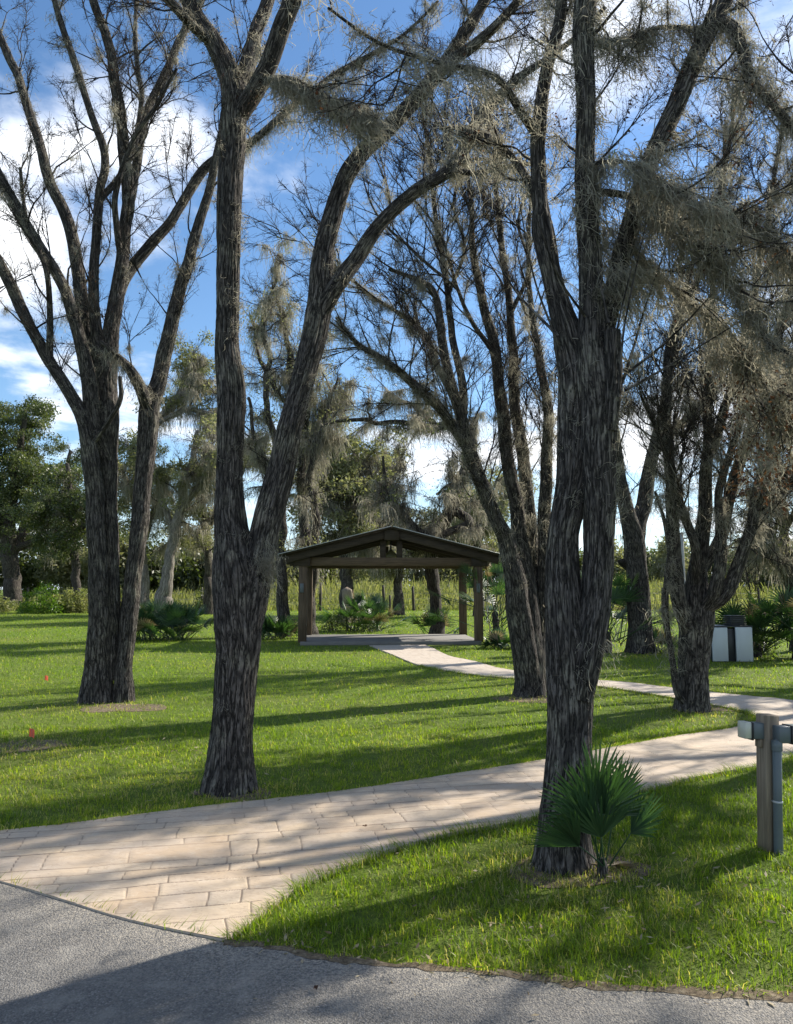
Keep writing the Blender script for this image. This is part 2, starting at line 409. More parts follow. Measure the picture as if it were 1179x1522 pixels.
def tube(pts, rad, sides, disp=None, cap=True):
    """returns V, Q, T, bark coordinates. disp(ang, length, radius)->radius offset"""
    pts = np.asarray(pts, float); rad = np.asarray(rad, float)
    n = len(pts)
    d, u, w = frames(pts)
    L = np.concatenate([[0], np.cumsum(np.linalg.norm(np.diff(pts, axis=0), axis=1))])
    ang = np.arange(sides) * 2 * PI / sides
    A, LL = np.meshgrid(ang, L)
    R = np.repeat(rad[:, None], sides, 1)
    if disp is not None: R = np.maximum(R + disp(A, LL, R), 0.001)
    V = pts[:, None, :] + u[:, None, :] * (np.cos(A) * R)[..., None] + w[:, None, :] * (np.sin(A) * R)[..., None]
    rr = max(rad.mean(), 0.004)
    bark = np.stack([np.cos(A) * rr, np.sin(A) * rr, LL], -1).reshape(-1, 3)
    V = V.reshape(-1, 3)
    i = np.arange(n - 1)[:, None] * sides; j = np.arange(sides)[None, :]; k = (j + 1) % sides
    Q = np.stack([i + j, i + k, i + sides + k, i + sides + j], -1).reshape(-1, 4)
    T = []
    if cap:
        V = np.vstack([V, pts[-1:] + d[-1:] * rad[-1] * 0.6]); bark = np.vstack([bark, bark[-1:]])
        b0 = (n - 1) * sides
        T = np.stack([b0 + np.arange(sides), b0 + (np.arange(sides) + 1) % sides, np.full(sides, n * sides)], -1)
    return V, Q, T, bark

def rot_to(d, roll=None):
    """rotation matrix whose z column is d"""
    d = np.asarray(d, float); d = d / (np.linalg.norm(d) + 1e-9)
    a = np.array([0, 0, 1.0]) if abs(d[2]) < 0.9 else np.array([1.0, 0, 0])
    x = np.cross(a, d); x /= np.linalg.norm(x); y = np.cross(d, x)
    r = U(0, 2 * PI) if roll is None else roll
    c, s = math.cos(r), math.sin(r)
    return np.stack([x * c + y * s, -x * s + y * c, d], 1)

def norm(v): return v / (np.linalg.norm(v) + 1e-9)

def bent_path(p, d, length, n=8, wob=0.18, up=0.15, grav=0.0):
    pts = [np.asarray(p, float)]; d = norm(np.asarray(d, float))
    for i in range(n):
        d = norm(d + rng.normal(0, wob, 3) + np.array([0, 0, up - grav]))
        pts.append(pts[-1] + d * length / n)
    return np.array(pts)

# ------------------------------------------------------------------ templates (unit branchlet, moss clumps, leaf sprays)
def make_twig_template(n1=10, n2=5, spread=0.75, sag=0.0):
    mb = MB(); anchors = []
    axis = bent_path((0, 0, 0), (0, 0, 1), 1.0, 7, 0.09, 0.02, sag)
    V, Q, T, b = tube(axis, np.linspace(0.011, 0.002, 8), 4); mb.add(V, Q, T, bark=b)
    for i in range(n1):
        t = U(0.15, 1.0) * 6.99; k = int(t); p = axis[k] + (axis[k + 1] - axis[k]) * (t - k)
        dd = norm(axis[min(k + 1, 7)] - axis[k]); az = U(0, 2 * PI)
        R = rot_to(dd); side = R[:, 0] * math.cos(az) + R[:, 1] * math.sin(az)
        L = U(0.22, 0.5) * (1.15 - t / 9)
        br = bent_path(p, dd + side * U(0.5, 1.2) * spread, L, 4, 0.12, 0.05, sag)
        V, Q, T, b = tube(br, np.linspace(0.0056, 0.0018, 5), 3); mb.add(V, Q, T, bark=b)
        anchors.append((br[-1], norm(br[-1] - br[-2])))
        for j in range(n2):
            kk = rng.integers(1, 4); q = br[kk]
            d2 = norm(br[kk + 1] - br[kk] + rng.normal(0, 0.55, 3) * L * 0.5)
            d2 = norm(d2 + rng.normal(0, 0.45, 3))
            b3 = bent_path(q, d2, U(0.07, 0.22), 3, 0.12, 0.05, sag)
            V, Q, T, b = tube(b3, np.linspace(0.0031, 0.0014, 4), 3, cap=False); mb.add(V, Q, T, bark=b)
            anchors.append((b3[-1], norm(b3[-1] - b3[-2])))
    V = np.concatenate(mb.V); Q = np.concatenate(mb.Q)
    return dict(V=V, Q=Q, bark=np.concatenate([a for _, a in mb.A['bark']]), anch=np.array([a[0] for a in anchors]))
TW = [make_twig_template(n1=9 + (i % 4), n2=4) for i in range(10)]

def ribbon_strands(P0, D0, L, W, seg=5, wob=0.25, grav=0.6, wind=(0, 0, 0), curl=0.0):
    """many thin hanging ribbons at once: P0 (n,3) starts, D0 (n,3) directions, L lengths, W widths"""
    n = len(P0); pts = [P0]; d = D0 / (np.linalg.norm(D0, axis=1, keepdims=True) + 1e-9)
    g = np.array([0, 0, -grav]) + np.asarray(wind, float)
    for k in range(seg):
        d = d + g + rng.normal(0, wob, (n, 3))
        d /= np.linalg.norm(d, axis=1, keepdims=True) + 1e-9
        pts.append(pts[-1] + d * (L / seg)[:, None])
    pts = np.stack(pts, 1)                                       # n, seg+1, 3
    s = rng.normal(0, 1, (n, 3)); s[:, 2] *= 0.3
    s /= np.linalg.norm(s, axis=1, keepdims=True) + 1e-9
    w = W[:, None] * np.linspace(1.0, 0.45, seg + 1)[None, :] * 0.5
    A = pts + s[:, None, :] * w[..., None]; B = pts - s[:, None, :] * w[..., None]
    V = np.stack([A, B], 2).reshape(-1, 3)
    base = np.arange(n)[:, None] * (seg + 1) * 2; k = np.arange(seg)[None, :] * 2
    Q = np.stack([base + k, base + k + 1, base + k + 3, base + k + 2], -1).reshape(-1, 4)
    rnd = np.repeat(rng.uniform(0, 1, n), (seg + 1) * 2)
    return V, Q, rnd

def moss_template(n, lmin, lmax, w, spread, wind=(0, 0, 0), fuzz=0.5, wob=0.42):
    mb = MB()
    m = int(n * (1 - fuzz))
    P0 = np.stack([rng.normal(0, spread, m), rng.normal(0, spread * 0.35, m), rng.normal(0, 0.015, m)], 1)
    L = lmin + (lmax - lmin) * rng.beta(1.3, 2.4, m)
    L *= np.exp(-(P0[:, 0] / (spread * 1.6)) ** 2) * 0.8 + 0.2
    mb.add(*_vq(ribbon_strands(P0, rng.normal(0, 0.5, (m, 3)) + [0, 0, -0.6], L, U(0.6, 1.2, m) * w, 7, wob, 0.38, wind)))
    V, Q, r = _last
    mb.A.setdefault('rnd', []).append((0, r))
    k = n - m                                                    # tangled short curls
    P1 = np.stack([rng.normal(0, spread * 1.1, k), rng.normal(0, spread * 0.4, k), rng.normal(0, 0.02, k) - np.abs(rng.normal(0, lmax * 0.25, k))], 1)
    off = mb.n
    mb.add(*_vq(ribbon_strands(P1, rng.normal(0, 1, (k, 3)), U(0.05, 0.14, k), U(0.5, 1.0, k) * w, 5, 0.8, 0.12, np.asarray(wind) * .5)))
    mb.A['rnd'].append((off, _last[2]))
    return dict(V=np.concatenate(mb.V), Q=np.concatenate(mb.Q), rnd=np.concatenate([a for _, a in mb.A['rnd']]))
_last = None
def _vq(r):
    global _last; _last = r
    return r[0], r[1]
MOSS = [moss_template(110, 0.05, U(0.22, 0.6), 0.006, U(0.035, 0.085), (0, 0, 0), 0.5, 0.48) for _ in range(8)]
MOSSW = [moss_template(120, 0.05, U(0.25, 0.7), 0.0062, U(0.03, 0.075), (U(0.0, 0.36), U(-0.15, 0.15), 0.03), 0.5, 0.52) for _ in range(12)]
FUZZ = [moss_template(44, 0.03, 0.10, 0.005, 0.05, (0, 0, 0), 0.8) for _ in range(5)]
MOSSFAR = [moss_template(46, 0.3, U(1.0, 2.0), 0.026, U(0.18, 0.35), (0.02, 0, 0), 0.25, 0.25) for _ in range(6)]

def leaf_quads(P0, size, flat=0.3, aspect=0.5):
    """one folded-free leaf quad per point with random orientation"""
    n = len(P0)
    a = rng.normal(0, 1, (n, 3)); a[:, 2] -= flat; a /= np.linalg.norm(a, axis=1, keepdims=True)
    b = np.cross(a, rng.normal(0, 1, (n, 3))); b /= np.linalg.norm(b, axis=1, keepdims=True) + 1e-9
    s = (size if np.ndim(size) else np.full(n, size))[:, None]
    base, tip = P0, P0 + a * s
    m = P0 + a * s * 0.45
    V = np.stack([base, m + b * s * aspect * 0.5, tip, m - b * s * aspect * 0.5], 1).reshape(-1, 3)
    Q = np.arange(n * 4).reshape(-1, 4)
    return V, Q, np.repeat(rng.uniform(0, 1, n), 4)

def leaf_template(n, rad, size, squash=0.7, aspect=0.5):
    p = rng.normal(0, 1, (n, 3)); p /= np.linalg.norm(p, axis=1, keepdims=True)
    p *= (rng.uniform(0, 1, n) ** 0.5 * rad)[:, None]; p[:, 2] *= squash
    p *= 0.6 + 0.8 * vnoise(p * 3 / rad + 7.3, int(U(0, 99)))[:, None]
    V, Q, r = leaf_quads(p, U(0.6, 1.3, n) * size, 0.2, aspect)
    return dict(V=V, Q=Q, rnd=r)
LEAF_OAK = [leaf_template(230, 0.85, 0.20) for _ in range(6)]
LEAF_FAR = [leaf_template(150, 1.25, 0.36) for _ in range(6)]
LEAF_SMALL = [leaf_template(46, 0.32, 0.055) for _ in range(5)]
LEAF_BUSH = [leaf_template(70, 0.4, 0.17, 0.9, 0.5) for _ in range(5)]

def place(mb, T, p, R, s, key, val=None):
    V = (T['V'] * s) @ R.T + p
    a = T[key] if val is None else np.clip(T[key] * 0.55 + val, 0, 1)
    mb.add(V, T['Q'], **{key: a})

def rotz(a):
    c, s = math.cos(a), math.sin(a)
    return np.array([[c, -s, 0], [s, c, 0], [0, 0, 1.0]])

# ------------------------------------------------------------------ trees traced limb by limb
class Tree:
    def __init__(s, name, px, py, label, bark='bark', group=None, Y=None, cat='tree', twig_mat='twig', girth=0.44):
        s.girth = girth
        b = G(px, py); s.base = b; s.Y = b[1] if Y is None else Y
        s.root = empty(name, (b[0], b[1], 0), label, cat, group)
        s.bark = bark; s.limbs = []; s.tw = MB(); s.ms = MB(); s.lf = MB(); s.gl = MB()
        s.twm = twig_mat
    def limb(s, pts, dy=(0, 0), name='limb', sides=14, ridge=0.0, flare=0.0, ds=None, wob=0.012):
        Ys = s.Y + np.linspace(dy[0], dy[1], len(pts))
        P3 = np.array([P(a, b, y) for (a, b, w), y in zip(pts, Ys)])
        rad = np.array([w * s.girth * y / F for (a, b, w), y in zip(pts, Ys)])
        if name == 'limb' and s.limbs:                       # grow out of the middle of the parent stem
            bp, br_ = np.vstack([l[0] for l in s.limbs]), np.concatenate([l[1] for l in s.limbs])
            dd = np.linalg.norm(bp - P3[0], axis=1); j = int(dd.argmin())
            if dd[j] < 0.09 * s.Y:
                P3[0] = bp[j]; rad[0] = min(max(rad[0], rad[1]), br_[j] * 0.92)
        return s.limb3(P3, rad, name, sides, ridge, flare, ds, wob)
    def limb3(s, P3, rad, name='limb', sides=14, ridge=0.0, flare=0.0, ds=None, wob=0.012):
        if name == 'trunk' and flare:                        # roots run on below the turf
            ok = P3[:, 2] > 0.08; foot = P3[ok][0]; f0 = rad[1] * 1.02
            P3 = np.vstack([foot * [1, 1, 0] + [0, 0, -0.14], P3[ok]]); rad = np.concatenate([[max(f0, rad[ok][0] * 1.08)], rad[ok]])
        data = np.hstack([P3, rad[:, None]])
        ds = ds or max(0.05, rad.mean() * 1.2)
        seg = np.maximum(2, (np.linalg.norm(np.diff(P3, axis=0), axis=1) / ds).astype(int))
        c = catmull(data, list(seg))
        p, r = c[:, :3], np.maximum(c[:, 3], 0.0015)
        L = np.concatenate([[0], np.cumsum(np.linalg.norm(np.diff(p, axis=0), axis=1))])
        sd = int(U(0, 9999))
        if wob:
            o = np.stack([fbm(np.stack([L * 1.6 + 9 * k, L * 0 + sd, L * 0], -1), 2, sd + k) - 0.5 for k in range(3)], -1)
            p = p + o * wob * 4 * np.minimum(1, L / 0.5)[:, None]
        def disp(A, LL, R):
            ca, sa = np.cos(A), np.sin(A)
            q = np.stack([ca * R * 6, sa * R * 6, LL * 1.4], -1)
            d = (fbm(q, 2, sd) - 0.5) * R * 0.28
            if ridge:
                f = 1.0 / 0.023
                tw = LL * 0.6
                q = np.stack([np.cos(A + tw * .25) * R * f, np.sin(A + tw * .25) * R * f, LL * 3.2], -1)
                rd = 1 - np.abs(2 * fbm(q + 0.8 * (vnoise(q * 0.5, sd + 5) - .5)[..., None], 2, sd + 9) - 1)
                q2 = np.stack([ca * R * f * 2.4, sa * R * f * 2.4, LL * 11], -1)
                d = d + ridge * ((rd - 0.75) * 1.5 + (fbm(q2, 2, sd + 3) - 0.5) * 0.7)
            if flare:
                z = np.clip(1 - (LL - 0.12) / flare, 0, 1)
                d = d + R * z ** 2 * (0.05 + 0.26 * (vnoise(np.stack([ca * 2.2, sa * 2.2, LL * 0], -1), sd + 11)) ** 1.5)
            return d
        V, Q, T, b = tube(p, r, sides, disp)
        mb = MB(); mb.add(V, Q, T, bark=b)
        mb.build(name, M[s.bark], s.root, smooth=True)
        s.limbs.append((p, r))
        return p, r
    # branches along a limb
    def branch(s, k, n, length, t0=0.2, t1=1.0, up=0.25, ang=0.9, twigs=6, tscale=(0.35, 0.8), moss=0.5, mossT=None, leaves=0.3, fuzz=0.3, side=None, mscale=1.0, rmul=1.0):
        p, r = s.limbs[k]; m = len(p) - 1
        for i in range(n):
            t = (t0 + (t1 - t0) * (i + U(0, 1)) / n) * m * 0.999; j = int(t)
            q = p[j] + (p[j + 1] - p[j]) * (t - j); d = norm(p[j + 1] - p[j])
            az = U(0, 2 * PI); R = rot_to(d)
            sd = R[:, 0] * math.cos(az) + R[:, 1] * math.sin(az)
            if side is not None: sd = norm(sd * 0.6 + np.asarray(side))
            L = length * U(0.55, 1.2)
            br = bent_path(q, d * U(0.5, 1.0) + sd * ang * U(0.6, 1.2) + np.array([0, 0, up]), L, 9, 0.13, 0.05)
            r0 = min(r[j] * 0.55, 0.010 * L + 0.006) * rmul
            rr = np.linspace(r0, 0.0028, 10)
            V, Q, T, b = tube(br, rr, 5); s.tw.add(V, Q, T, bark=b)
            for _ in range(max(2, int(twigs * .7))):
                tt = U(0.2, 1.0) * 8.99; a = int(tt); pp = br[a] + (br[a + 1] - br[a]) * (tt - a); dd = norm(br[a + 1] - br[a])
                tdir = norm(dd + rng.normal(0, 0.5, 3) + np.array([0, 0, 0.15])); sc = U(*tscale)
                s.twig(pp, tdir, sc, leaves)
            s.twig(br[-1], norm(br[-1] - br[-2]), U(*tscale), leaves)
            s.drape(br, rr, moss, mossT, mscale)
            if fuzz: s.fuzz(br, rr, fuzz)
    def twig(s, p, d, sc, leaves=0.3):
        T = TW[rng.integers(len(TW))]; R = rot_to(d)
        place(s.tw, T, p, R, sc, 'bark')
        if leaves > 0:
            a = T['anch']; a = a[rng.uniform(0, 1, len(a)) < leaves * .8]
            if len(a):
                V, Q, r = leaf_quads((a * sc) @ R.T + p, U(0.014, 0.032, len(a)), 0.8, 0.55)
                s.lf.add(V, Q, rnd=r)
    def drape(s, p, r, dens, Ts=None, sc=1.0, t0=0.0, t1=1.0):
        """moss clumps hung along a path, dens per metre"""
        Ts = Ts or MOSS
        L = np.linalg.norm(np.diff(p, axis=0), axis=1).sum() * (t1 - t0)
        for _ in range(rng.poisson(max(dens * L * (1.0 if Ts is MOSSFAR else 0.62), 0))):
            t = U(t0, t1) * (len(p) - 1) * 0.999; j = int(t); q = p[j] + (p[j + 1] - p[j]) * (t - j)
            d = p[j + 1] - p[j]; az = math.atan2(d[1], d[0])
            R = rotz(az + rng.normal(0, 0.4) if Ts is not MOSSW else rng.normal(0, 0.35))
            rr = r[min(j, len(r) - 1)]
            off = np.array([U(-.6, .6) * rr, U(-.6, .6) * rr, -rr * 0.3])
            place(s.ms, Ts[rng.integers(len(Ts))], q + off, R, U(0.6, 1.4) * sc, 'rnd', U(0, 0.45))
    def fuzz(s, p, r, dens, t0=0.0, t1=1.0, side=None, sc=1.0):
        """short fuzzy moss standing on the bark, dens per 10 cm"""
        L = np.linalg.norm(np.diff(p, axis=0), axis=1).sum() * (t1 - t0)
        dd, u, w = frames(p)
        for _ in range(rng.poisson(dens * L * 12)):
            t = U(t0, t1) * (len(p) - 1) * 0.999; j = int(t); q = p[j] + (p[j + 1] - p[j]) * (t - j)
            a = U(0, 2 * PI); o = u[j] * math.cos(a) + w[j] * math.sin(a)
            if side is not None: o = norm(o + np.asarray(side) * 1.6)
            place(s.ms, FUZZ[rng.integers(len(FUZZ))], q + o * r[j] * 0.98, rot_to(norm(o + [0, 0, 0.9])), U(0.6, 1.3) * sc, 'rnd', U(0, 0.4))
    def done(s, leafmat='deadleaf', leafname='withered_leaves', gl=None):
        if s.tw.n: s.tw.build('twigs', M[s.twm], s.root)
        if s.ms.n: s.ms.build('hanging_moss', M['moss'], s.root)
        if s.lf.n: s.lf.build(leafname, M[leafmat], s.root)
        if s.gl.n: s.gl.build('crown', M[gl or 'oakleaf'], s.root)
        return s.root

# ================================================================== NEAR TREES
# --- two-stemmed tree beside the path, left of centre
def tree_two_stems():
    t = Tree('moss_tree', 347, 1176, 'two-stemmed shaggy-barked tree beside the stone path, forked low with a leaning right stem', 'bark', girth=0.425)
    t.limb([(347, 1185, 92), (347, 1170, 84), (346, 1110, 73), (349, 1050, 70), (350, 980, 72), (352, 900, 76), (352, 850, 76), (345, 800, 60), (342, 750, 52), (342, 700, 46),
            (344, 600, 48), (337, 500, 40), (336, 400, 41), (340, 300, 43), (346, 200, 42), (349, 150, 46), (340, 110, 38), (318, 62, 33), (292, 22, 30), (270, -30, 28), (250, -110, 22)], (0, 0.25), 'trunk', 150, 0.012, 0.5, 0.014)
    t.limb([(366, 960, 40), (372, 900, 56), (378, 850, 58), (390, 800, 52), (402, 750, 50), (417, 700, 48), (429, 650, 44), (441, 600, 42), (455, 550, 42), (467, 500, 46), (474, 450, 46), (480, 400, 40), (488, 350, 34),
            (505, 290, 32), (535, 230, 30), (585, 178, 29), (640, 120, 28), (692, 45, 22), (719, 0, 20), (745, -45, 17), (775, -110, 12)], (0.02, 0.7), 'trunk', 120, 0.011, 0, 0.014)
    t.limb([(476, 470, 34), (500, 422, 32), (530, 382, 29), (570, 330, 26), (620, 285, 24), (660, 260, 22), (692, 222, 23), (715, 175, 22), (760, 122, 17), (800, 95, 13), (850, 58, 10), (900, 10, 8)], (0.25, 0.9), 'limb', 26, 0.006)
    t.limb([(625, 140, 22), (665, 98, 21), (700, 72, 20), (740, 35, 18), (776, -5, 17), (820, -70, 13)], (0.42, 0.2), 'limb', 22, 0.005)
    t.limb([(347, 170, 30), (358, 125, 32), (370, 85, 29), (382, 40, 26), (400, -5, 25), (412, -80, 20)], (0.2, 0.7), 'limb', 24, 0.006)
    t.limb([(352, 185, 30), (372, 145, 34), (395, 100, 34), (413, 50, 34), (432, 0, 33), (446, -60, 28), (455, -130, 22)], (0.2, -0.3), 'limb', 26, 0.007)
    t.limb([(320, 66, 20), (285, 38, 19), (248, 0, 17), (205, -50, 13)], (0.2, -0.2), 'limb', 16, 0.004)
    t.limb([(670, 258, 11), (705, 258, 10), (742, 251, 9), (785, 246, 8), (812, 250, 6)], (0.6, 0.4), 'limb', 10)
    t.limb([(408, 120, 12), (440, 118, 13), (478, 140, 11), (520, 160, 8), (552, 178, 5)], (0.0, -0.3), 'limb', 10)   # mossy arm
    # small branches, twigs and moss
    t.branch(0, 9, 0.5, 0.62, 1.0, 0.3, 1.0, 3, (0.25, 0.5), 1.2, None, 0.2, 0.3)
    t.branch(1, 10, 0.7, 0.72, 1.0, 0.3, 1.0, 5, (0.3, 0.6), 0.8, None, 0.15, 0.2)
    t.branch(2, 12, 0.8, 0.25, 1.0, 0.1, 1.0, 5, (0.3, 0.6), 1.0, None, 0.15, 0.3)
    t.branch(3, 5, 0.7, 0.3, 1.0, 0.3, 1.0, 4, (0.3, 0.6), 0.6, None, 0.1, 0.2)
    for k in (4, 5, 6): t.branch(k, 6, 0.55, 0.25, 1.0, 0.2, 1.1, 4, (0.3, 0.55), 1.4, None, 0.15, 0.3)
    t.branch(8, 4, 0.5, 0.2, 1.0, 0.0, 0.8, 3, (0.3, 0.5), 4.0, MOSSW, 0.1, 0.4)
    for k, dn in ((0, 2.2), (1, 1.8)): pass
    p, r = t.limbs[0]; t.fuzz(p, r, 1.4, 0.36, 1.0, (1, 0, 0)); t.fuzz(p, r, 0.35, 0.1, 0.36)
    t.drape(p, r, 7, None, 0.75, 0.6, 0.78); t.drape(p, r, 5, None, 0.8, 0.78, 1.0)
    p, r = t.limbs[1]; t.fuzz(p, r, 0.9, 0.2, 0.8, (1, 0, 0)); t.drape(p, r, 2.5, None, 0.6, 0.18, 0.3); t.drape(p, r, 3.0, None, 0.8, 0.5, 0.9)
    p, r = t.limbs[2]; t.fuzz(p, r, 0.9, 0, 1); t.drape(p, r, 4, None, 0.8, 0.3, 0.62); t.drape(p, r, 26, None, 0.9, 0.42, 0.62); t.drape(p, r, 6, None, 0.9, 0.62, 1.0)
    for k in (3, 4, 5, 6): p, r = t.limbs[k]; t.fuzz(p, r, 0.7); t.drape(p, r, 4.0, None, 0.8)
    p, r = t.limbs[7]; t.drape(p, r, 12, None, 0.7)
    p, r = t.limbs[8]; t.drape(p, r, 38, MOSSW, 1.15); t.fuzz(p, r, 2)
    # long beard on the right flank of the trunk, near the fork
    for _ in range(16):
        q = P(U(392, 402), U(805, 850), t.Y + U(-0.05, 0.1)); place(t.ms, MOSS[rng.integers(8)], q, rotz(U(0, 6)), U(0.5, 1.0), 'rnd', U(0, .4))
    return t.done()
tree_two_stems()

# --- the near tree in front, right of centre, hung with wind-blown moss
def tree_near_right():
    t = Tree('moss_tree', 835, 1290, 'nearest tree, twin fused dark stems hung with wind-blown grey moss, behind the fan palmetto', 'bark')
    t.limb([(834, 1312, 98), (835, 1290, 92), (838, 1240, 82), (840, 1170, 75), (845, 1100, 71), (848, 1040, 72), (846, 970, 72), (840, 900, 64), (839, 800, 52), (849, 720, 60), (855, 620, 66), (856, 560, 66), (841, 500, 52), (828, 450, 38),
            (817, 400, 36), (810, 345, 38), (808, 300, 26), (803, 200, 26), (813, 110, 22), (826, 50, 20), (834, 0, 18), (846, -80, 14)], (0, 0.3), 'trunk', 150, 0.010, 0.30, 0.012)
    t.limb([(862, 1040, 38), (872, 980, 48), (882, 910, 54), (887, 850, 52), (889, 780, 52), (888, 710, 58), (893, 620, 62), (890, 560, 66), (883, 500, 50), (880, 450, 41), (877, 400, 39), (872, 300, 37), (869, 200, 34), (868, 100, 35),
            (874, 0, 38), (880, -90, 30)], (0.02, 0.1), 'trunk', 120, 0.010, 0, 0.012)
    t.limb([(893, 540, 40), (906, 460, 33), (918, 400, 30), (936, 340, 31), (952, 280, 31), (978, 205, 33), (1007, 145, 34), (1042, 75, 32), (1075, 10, 30), (1100, -60, 24)], (0.05, 0.5), 'limb', 70, 0.007, 0, 0.014)
    t.limb([(906, 640, 22), (911, 580, 30), (912, 530, 28), (911, 492, 25)], (-0.03, -0.05), 'stub', 24, 0.006, 0, 0.02, 0)
    t.limb([(1068, 25, 20), (1090, 42, 22), (1104, 78, 19), (1120, 120, 15), (1150, 156, 14), (1185, 190, 13), (1240, 240, 10)], (0.42, 0.1), 'limb', 16, 0.004)
    t.limb([(800, 205, 17), (770, 160, 14), (735, 115, 12), (680, 97, 9), (630, 86, 8), (560, 62, 7), (490, 15, 5)], (0.25, -0.6), 'limb', 10)
    t.limb([(808, 310, 20), (780, 255, 15), (742, 215, 12), (700, 190, 9), (650, 190, 6)], (0.25, 0.8), 'limb', 10)
    t.limb([(885, 290, 16), (915, 288, 13), (955, 300, 12), (1000, 330, 11), (1060, 388, 10), (1110, 455, 8), (1150, 530, 6)], (0.1, 0.0), 'limb', 10)
    t.limb([(950, 300, 14), (1000, 312, 12), (1060, 318, 11), (1120, 335, 10), (1180, 380, 8), (1230, 430, 6)], (0.5, 0.3), 'limb', 10)
    t.limb([(925, 370, 14), (960, 390, 12), (1010, 440, 10), (1070, 480, 9), (1130, 560, 8), (1175, 640, 6)], (0.3, 0.9), 'limb', 10)
    t.limb([(905, 95, 9), (935, 60, 9), (985, 40, 8), (1040, 40, 7)], (0.3, 0.5), 'limb', 8)
    t.limb([(880, 220, 8), (925, 240, 7), (965, 255, 7), (1020, 290, 6), (1070, 310, 5)], (-.1, -.3), 'limb', 8)
    # stiff shoots rising from the crotch
    for (x0, y0, x1, y1) in ((925, 570, 1000, 340), (920, 590, 960, 330), (925, 560, 1075, 420), (930, 580, 1110, 470), (915, 570, 940, 400), (830, 500, 700, 300), (835, 520, 770, 290), (870, 470, 800, 330), (905, 480, 880, 300)):
        mx, my = (x0 + x1) / 2 + U(-12, 12), (y0 + y1) / 2 + U(4, 20)
        t.limb([(x0, y0, 5.5), (mx, my, 3.6), (x1, y1, 1.8)], (U(-.2, .1), U(-.6, .4)), 'shoot', 6, 0, 0, 0.08, 0.004)
    n0 = len(t.limbs)
    t.branch(0, 6, 0.5, 0.72, 1.0, 0.2, 1.0, 4, (0.3, 0.5), 1.6, MOSSW, 0.2, 0.3)
    t.branch(1, 7, 0.6, 0.6, 1.0, 0.2, 1.0, 4, (0.3, 0.5), 1.6, MOSSW, 0.25, 0.3)
    t.branch(2, 8, 0.65, 0.35, 1.0, 0.2, 1.0, 4, (0.3, 0.5), 1.6, MOSSW, 0.25, 0.3)
    for k in (4, 5, 6): t.branch(k, 5, 0.5, 0.2, 1.0, 0.0, 1.0, 3, (0.25, 0.5), 1.5, MOSSW, 0.2, 0.3)
    for k in (7, 8, 9): t.branch(k, 10, 0.5, 0.15, 1.0, -0.15, 0.9, 4, (0.25, 0.45), 5, MOSSW, 0.12, 0.3, (0.3, 0, -0.2))
    for k in (10, 11): t.branch(k, 6, 0.45, 0.1, 1.0, 0.1, 1.0, 4, (0.25, 0.45), 4, MOSSW, 0.25, 0.3)
    p, r = t.limbs[0]; t.fuzz(p, r, 0.5, 0.3, 1.0); t.drape(p, r, 4, MOSSW, 0.7, 0.45, 1.0)
    p, r = t.limbs[1]; t.fuzz(p, r, 0.9, 0.2, 1.0, (1, -.3, 0)); t.drape(p, r, 8, MOSSW, 0.65, 0.02, 0.3); t.drape(p, r, 10, MOSSW, 0.9, 0.36, 1.0)
    p, r = t.limbs[2]; t.fuzz(p, r, 0.5); t.drape(p, r, 4, MOSSW, 0.8, 0.3, 1.0); t.drape(p, r, 14, MOSSW, 1.1, 0, 0.25)
    p, r = t.limbs[4]; t.fuzz(p, r, 3.0); t.drape(p, r, 13, MOSSW, 1.1)
    p, r = t.limbs[5]; t.fuzz(p, r, 1.5); t.drape(p, r, 6, MOSSW, 0.9); t.drape(p, r, 26, MOSSW, 0.9, 0.2, 0.42)
    p, r = t.limbs[6]; t.drape(p, r, 14, MOSSW, 0.9)
    for k in (7, 8, 9): p, r = t.limbs[k]; t.fuzz(p, r, 1.6); t.drape(p, r, 15, MOSSW, 1.2)
    for k in (10, 11): p, r = t.limbs[k]; t.drape(p, r, 26, MOSSW, 0.9)
    # tangle of moss caught in the crotch
    for _ in range(26):
        q = P(U(880, 960), U(320, 460), t.Y + U(-0.1, 0.5)); place(t.ms, MOSSW[rng.integers(8)], q, rotz(rng.normal(0, .3)), U(0.6, 1.2), 'rnd', U(0, .3))
    # brown withered foliage at the end of the low right bough
    n = 900; q = np.array([P(U(1085, 1200), U(545, 735), t.Y + U(0.5, 1.4)) for _ in range(n)]); q += (vnoise(q * 4, 3)[:, None] - .5) * .5
    V, Q, r_ = leaf_quads(q, U(0.02, 0.045, n), 0.8, 0.5); t.lf.add(V, Q, rnd=np.clip(r_ * .6 + .4, 0, 1))
    for _ in range(24): place(t.ms, MOSSW[rng.integers(8)], P(U(1085, 1200), U(500, 690), t.Y + U(0.5, 1.4)), rotz(rng.normal(0, .3)), U(0.7, 1.3), 'rnd', U(0, .3))
    for _ in range(16): t.twig(P(U(1100, 1190), U(480, 640), t.Y + U(0.6, 1.2)), (U(-.6, .6), U(-.5, .5), -1), U(.3, .6), .3)
    # a single fresh green leaf spray
    V, Q, r_ = leaf_quads(P(908, 240, t.Y) + rng.normal(0, 0.018, (9, 3)), U(0.03, 0.055, 9)); t.gl.add(V, Q, rnd=r_)
    o = t.done(gl='brightleaf')
    return o
tree_near_right()

